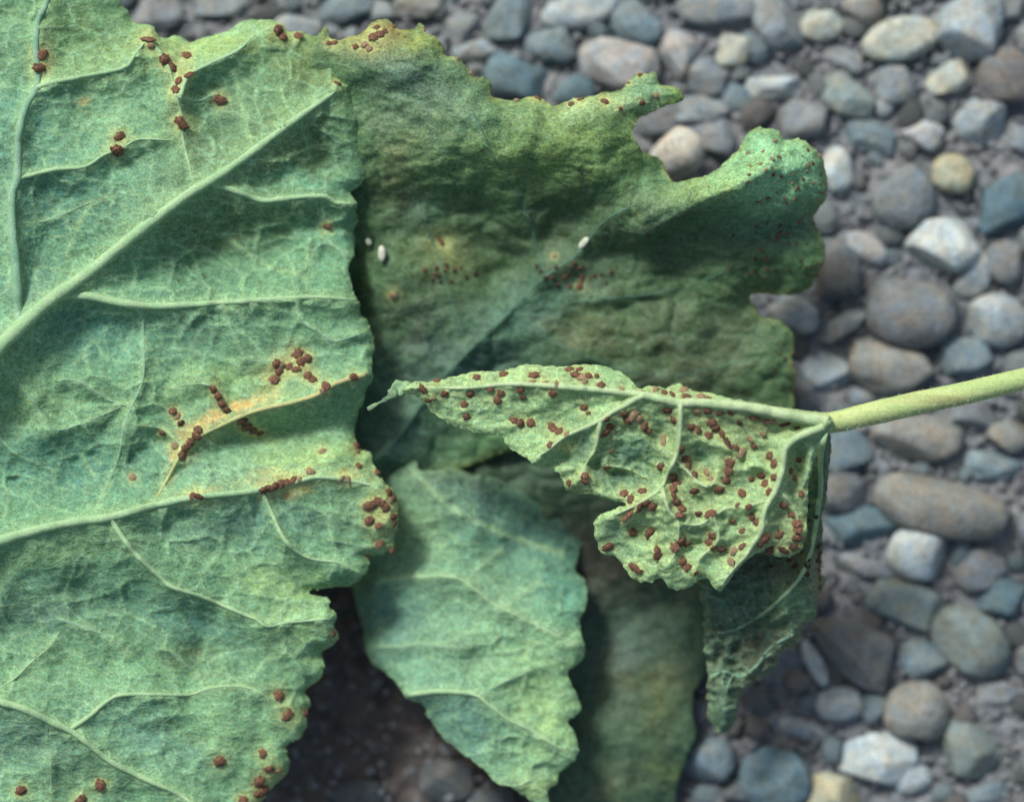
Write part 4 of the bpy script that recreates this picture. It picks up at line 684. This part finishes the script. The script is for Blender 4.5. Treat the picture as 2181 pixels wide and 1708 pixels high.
# u, v, rx, ry, angle (clockwise on the picture), colour, cuts, lift(mm), label
PB = [
(330,28,62,40,0,'pl',1,0,'lilac grey pebble at the top edge above the big leaf, leftmost of all'),
(478,12,58,34,-10,'g',1,0,'grey pebble at the top edge, second from the left above the big leaf'),
(632,58,56,34,0,'lg',0,0,'pale grey rounded pebble just above the big leaf tip'),
(735,22,66,36,0,'bg',1,0,'blue grey pebble at top edge between the big leaf tip and the olive leaf'),
(893,8,58,30,0,'t',1,0,'brownish pale pebble at the top edge above the olive leaf'),
(985,58,42,46,20,'g',3,0,'angular grey stone right above the corner of the olive leaf'),
(1016,110,52,24,-8,'lg',2,2,'light ridge shaped stone above the olive leaf, left of the blue pale rimmed stone'),
(1084,34,46,66,15,'bg',1,1,'tall blue grey pebble at top edge, left of the long pale top stone'),
(1106,163,74,46,14,'b',1,1,'blue stone with pale rim resting against the olive leaf top'),
(1178,92,58,48,10,'bg',1,0,'grey blue pebble up left of the large whitish pebble'),
(1232,22,84,40,-10,'lg',0,1,'long pale grey pebble at the top edge above the whitish pebble'),
(1324,140,78,64,10,'pk',1,3,'large whitish pink pebble behind the small pointed leaf lobe'),
(1222,192,48,36,0,'b',0,0,'small blue pebble between the blue stone and the whitish pink pebble'),
(1362,48,62,46,20,'bg',1,0,'blue grey pebble at top, right of the long pale grey pebble'),
(1442,112,56,46,35,'pk',2,0,'pinkish grey pebble right of the large whitish pebble'),
(1528,20,86,42,5,'g',0,1,'wide smooth grey pebble at the top edge left of the oblong one'),
(1563,104,34,40,15,'cr',1,2,'small beige pebble standing under the wide smooth grey pebble'),
(1500,158,52,42,30,'g',1,0,'grey pebble below left of the small beige one'),
(1438,326,56,52,0,'sand',0,16,'round sand coloured pebble in the gap between two lobes of the olive leaf'),
(1402,262,44,36,0,'p',1,0,'purple grey pebble right under the pointed lobe of the olive leaf'),
(1492,240,58,44,20,'g',2,0,'grey stone above right of the round sand coloured pebble'),
(1530,296,52,46,0,'pl',1,0,'lilac grey pebble between sand coloured pebble and curled lobe'),
(1562,205,38,30,0,'bg',2,0,'small blue grey stone left of the white topped ledge stone'),
(1650,54,80,42,36,'g',2,3,'oblong grey pebble slanting down right near the top edge'),
(1750,52,48,34,8,'cr',2,3,'cream pebble right beside the slanting oblong grey one'),
(1838,20,44,36,0,'t',0,2,'rounded grey beige pebble at the top edge above the large cream grey one'),
(1922,82,80,44,-14,'cr',0,4,'large cream and grey oval pebble, left of the biggest light grey stone'),
(2062,55,74,76,0,'lg',2,4,'biggest light grey stone at the top right corner'),
(2152,20,38,44,0,'p',1,0,'dark purple grey stone in the extreme top right corner'),
(2146,166,60,66,0,'br',0,3,'large brown purple pebble cut by the right edge near the top'),
(1640,184,64,28,-5,'w',2,2,'white topped ledge shaped stone right of the grey stones by the olive leaf'),
(1796,122,66,34,28,'pl',2,0,'lilac grey stone beneath the cream pebble, half sunk'),
(1810,208,60,40,34,'gg',2,3,'pale greenish pebble with a cream ridge slanting down right'),
(1912,178,48,46,0,'g',1,1,'grey round pebble right of the pale greenish ridged one'),
(2026,168,50,34,-30,'cr',1,2,'yellowish pale pebble left of the large brown purple pebble'),
(1720,250,60,44,-18,'pl',1,2,'purple grey pebble just above the curled lobe of the olive leaf'),
(1858,290,72,36,14,'bg',3,2,'flat blue grey stone with a pale lower edge, centre right top'),
(1970,288,46,34,8,'pk',1,3,'small pale pebble left of the triangular grey stone'),
(2084,258,62,50,0,'lg',3,2,'triangular light grey stone under the brown purple pebble'),
(2168,296,34,42,0,'pl',1,0,'grey pebble cut by the right edge below the triangular stone'),
(1786,362,34,50,-14,'w',0,2,'pale pebble peeping out right of the curled lobe'),
(1925,416,64,68,0,'g',0,4,'large round grey pebble, left of the yellow tan one'),
(2032,372,46,44,0,'y',0,4,'round yellow tan pebble, the most yellow of all'),
(2138,438,60,64,10,'b',2,2,'dark blue stone at the right edge next to the yellow tan pebble'),
(2014,520,70,56,-8,'w',1,5,'large whitish round pebble below the yellow tan one'),
(1848,530,48,28,34,'pk',0,2,'small pale pinkish pebble slanting, left of the large whitish pebble'),
(1902,502,38,34,0,'d',3,1,'dark angular stone between the large grey and whitish pebbles'),
(1784,585,52,74,-12,'p',1,2,'dark purple grey pebble right of the olive leaf edge'),
(2078,585,36,48,25,'lg',1,2,'pale pebble below right of the large whitish one'),
(2146,560,46,48,0,'p',0,1,'purple grey pebble at the right edge level with the whitish pebble'),
(1945,662,96,80,8,'p',0,4,'very large dark purple grey pebble in the middle of the right side'),
(2128,686,66,56,20,'lg',0,3,'light grey pebble at the right edge above the stalk'),
(1692,664,58,40,20,'lg',2,2,'pale pebble touching the notch of the olive leaf'),
(1800,694,58,22,-32,'lg',2,3,'narrow pale ridge stone left of the very large dark pebble'),
(1904,790,92,56,20,'t',1,3,'wide beige grey pebble above the stalk'),
(2050,764,62,44,10,'bg',2,2,'grey blue pebble above the stalk, right of the wide beige one'),
(1764,792,50,36,20,'lg',1,1,'light grey pebble right of the lower lobe of the olive leaf'),
(1840,846,30,26,0,'g',0,0,'small grey pebble tucked against the stalk from above'),
(1722,842,26,36,0,'pl',0,0,'small lilac pebble in the corner between leaf and stalk'),
(1955,932,96,50,6,'t',0,3,'wide tan grey pebble directly below the stalk'),
(2072,888,62,40,10,'p',1,1,'purple grey pebble below the stalk near the right edge'),
(2150,930,48,34,-10,'t',1,2,'tan pebble cut by the right edge below the stalk'),
(2120,992,66,36,10,'bg',1,0,'blue grey pebble above the large brown pebble, at right'),
(2008,1080,140,68,12,'t',0,5,'largest brownish pebble with an orange stain, right side below the stalk'),
(1812,966,62,50,0,'bg',1,0,'dull blue grey pebble left of the wide tan grey one'),
(1796,1052,58,44,0,'p',1,0,'dark grey pebble between folded leaf and largest brownish pebble'),
(1828,1122,84,44,-6,'b',2,1,'dark blue layered stone right of the folded leaf'),
(1962,1180,64,56,0,'w',0,4,'round whitish pebble beneath the largest brownish one'),
(2088,1214,62,46,-15,'pl',1,2,'lilac brown pebble right of the round whitish pebble'),
(1836,1210,58,24,20,'pl',2,1,'low lilac ridge stone left of the round whitish pebble'),
(1938,1290,86,62,30,'gg',2,2,'large greenish grey stone above the purple slab'),
(1826,1388,112,56,36,'p',2,4,'big purple brown slab slanting down right with a pale upper edge'),
(2072,1368,86,64,36,'gg',0,4,'large greenish grey oval pebble at the lower right edge'),
(2130,1275,62,46,20,'b',1,0,'blue stone at the right edge above the greenish oval pebble'),
(1966,1405,52,40,10,'bg',1,1,'blue grey pebble between the purple slab and the greenish oval'),
(1736,1412,17,52,-25,'w',0,3,'narrow white pebble left of the purple slab'),
(1790,1502,52,36,-5,'lg',0,3,'pale oval pebble below the purple slab'),
(1868,1508,36,34,0,'bg',1,0,'small bluish pebble between pale oval and round tan grey pebble'),
(1955,1520,70,66,0,'t',0,4,'round tan grey pebble with a pinkish side, lower right'),
(1708,1546,64,24,18,'lg',2,1,'low pale ridge stone left below the pale oval pebble'),
(1874,1628,78,54,-6,'w',3,4,'whitish blue angular stone near the bottom right'),
(1508,1618,56,50,0,'bg',1,4,'pale blue pebble at the tip of the dark crumpled lobe'),
(1652,1660,70,64,10,'b',1,2,'blue grey stone at the bottom, right of the pale blue pebble'),
(1776,1700,60,48,10,'y',1,3,'tan brown pebble cut by the bottom edge'),
(1948,1660,40,30,-20,'lg',0,1,'small pale grey pebble right of the whitish blue angular stone'),
(2072,1598,80,62,10,'gg',2,1,'dark greenish stone near the lower right corner'),
(2116,1484,48,34,0,'pl',2,0,'lilac grey stone beneath the greenish oval pebble'),
(2100,1690,66,24,-12,'bg',2,1,'flat pale blue stone in the lower right corner'),
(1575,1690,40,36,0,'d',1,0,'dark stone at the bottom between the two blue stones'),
(948,1664,58,42,0,'d',1,0,'dim blue stone at the bottom in the shade left of the scalloped leaf tip'),  # this stone and the next two: colour darkened for the gap's shade
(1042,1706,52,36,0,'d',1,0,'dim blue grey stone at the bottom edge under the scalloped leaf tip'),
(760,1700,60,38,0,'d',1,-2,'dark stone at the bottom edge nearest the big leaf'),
(2206,80,40,60,0,'g',1,0,'grey pebble just right of the dark purple grey corner stone'),
(2214,420,44,56,0,'lg',1,0,'light grey pebble right of the blue stone'),
(2226,1120,50,60,0,'pl',1,0,'lilac pebble right of the largest brownish pebble'),
(2222,1400,54,60,0,'p',1,0,'purple pebble right of the greenish oval pebble'),
(2222,1600,50,60,0,'g',1,0,'grey pebble right of the dark greenish stone near the corner'),
(2216,830,40,40,0,'p',1,0,'purple grey pebble under the stalk at its far right end')]
for i, (u, v, rx, ry, ang, c, cuts, lift, lab) in enumerate(PB):
    rz = 0.62 * min(rx, ry) * (0.9 if cuts > 1 else 1) + 6; cuts2 = cuts * 2
    me = pebble_mesh(rx * 1.03, ry * 1.03, rz, 2.15 + 0.25 * cuts, 0.17 + 0.12 * cuts, cuts2 + 1, 100 + i)
    o = link('pebble', me, M_STONE); zc = rz * U * 0.22 - 0.0012 + lift * 0.0005
    ztop = zc + rz * U * 0.5
    x, y, _ = P(u, v, ztop); o.location = (x, y, zc); o.rotation_euler = (random.uniform(-.12, .12), random.uniform(-.12, .12), -math.radians(ang))
    j = 1 + random.uniform(-.06, .06); o.color = tuple(min(1, k * j) for k in GREY(COL[c])) + (1,)
    tag(o, lab, 'pebble', 'pebbles around the leaves' )

# small pebbles in the gaps
FM = [pebble_mesh(1 / U, 1 / U, 1 / U, 2.2 + 0.2 * (k % 3), 0.25, (k % 3) * 2, 300 + k) for k in range(8)]
FC = [('g', 'grey'), ('bg', 'blue grey'), ('p', 'purple grey'), ('d', 'dark'), ('lg', 'pale'), ('br', 'brown grey')]
polys = [L1.o, L2.o, L3.o, L4.o, L6.o]
placed = []; seen = set()
cu_ = rng.uniform(230, 2290, 9000); cv_ = rng.uniform(-60, 1770, 9000); cr_ = rng.uniform(14, 34, 9000); hid = np.zeros(9000, bool)
for q in polys: hid |= inside(cu_, cv_, q)
for u, v, r in zip(cu_[~hid], cv_[~hid], cr_[~hid]):
    if len(placed) >= 150: break
    if 560 < u < 1180 and v > 900: continue
    bad = False
    for (bu, bv, rx, ry, ang, *_r) in PB:
        a = math.radians(ang); x = (u - bu) * math.cos(a) + (v - bv) * math.sin(a); y = -(u - bu) * math.sin(a) + (v - bv) * math.cos(a)
        if (x / (rx + r * 0.35)) ** 2 + (y / (ry + r * 0.35)) ** 2 < 1: bad = True; break
    if bad or any((u - a) ** 2 + (v - b) ** 2 < (0.75 * (r + c)) ** 2 for a, b, c in placed): continue
    placed.append((u, v, r)); k = rng.integers(0, len(FC))
    if FC[k][0] == 'lg' and rng.random() < 0.6: k = 1
    o = link('pebble', FM[rng.integers(0, 8)], M_STONE)
    s = r * U; o.scale = (s * rng.uniform(1.0, 1.4), s * rng.uniform(0.8, 1.1), s * rng.uniform(0.6, 0.9)); o.location = P(u, v, 0.0002 - 0.0004 * rng.random())
    o.rotation_euler = (0, 0, rng.uniform(0, 6.28)); jj = rng.uniform(0.75, 1.05); o.color = tuple(c_ * jj for c_ in GREY(COL[FC[k][0]])) + (1,)
    near = sorted(PB, key=lambda b: (b[0] - u) ** 2 + (b[1] - v) ** 2)
    for nb in near[:6]:
        au = math.degrees(math.atan2(nb[1] - v, u - nb[0])) % 360
        dr = ['right of', 'up right of', 'above', 'up left of', 'left of', 'down left of', 'below', 'down right of'][int((au + 22.5) // 45) % 8]
        sz = 'tiny' if r < 19 else ('small' if r < 27 else 'middling')
        words = f"{sz} {FC[k][1]} pebble {dr} the {nb[8].split(',')[0]}".split()[:16]
        while words[-1] in ('the', 'a', 'of', 'and', 'at', 'by', 'with', 'in', 'left', 'right', 'under', 'below', 'above', 'beside', 'between', 'below', 'to', 'its', 'from', 'into', 'as', 'down', 'up', 'large', 'small', 'pale', 'big', 'on'): words.pop()
        lab = ' '.join(words)
        if lab not in seen: break
    seen.add(lab); tag(o, lab, 'pebble', 'small pebbles in the gaps')
# grit
co0, fc0 = ico(1); gc = []; gfc = []; GU = rng.uniform(150, 2300, 15000); GV = rng.uniform(-80, 1800, 15000); hid = inside(GU, GV, L1.o) | inside(GU, GV, L2.o)
for i in np.where(~hid)[0]:
    u = GU[i]; v = GV[i]; r = rng.uniform(2.0, 9) * U
    if i % 3 and 560 < u < 1180 and v > 900: continue
    x, y, _ = P(u, v, 0); q = co0 * (1 + rng.uniform(-.25, .25, (len(co0), 1))) * r * np.array((rng.uniform(.8, 1.3), rng.uniform(.8, 1.2), 0.7))
    q = q + np.array((x, y, -0.0005 + rng.uniform(0, 0.0014))); j = sum(len(a) for a in gc) if False else len(gc) * len(co0)
    gc.append(q); gfc += [tuple(a + j for a in f) for f in fc0]
M_GRIT = plain_mat('grit_grey', (0.12, 0.135, 0.15), (0.20, 0.215, 0.225), 500, 0.9, 0.1, 0.3, 1500, 0.0003, 0.4)
tag(link('grit', new_mesh('grit', np.concatenate(gc), gfc, False), M_GRIT), label='grey grit and coarse sand filling the ground between pebbles', cat='gravel', kind='stuff')
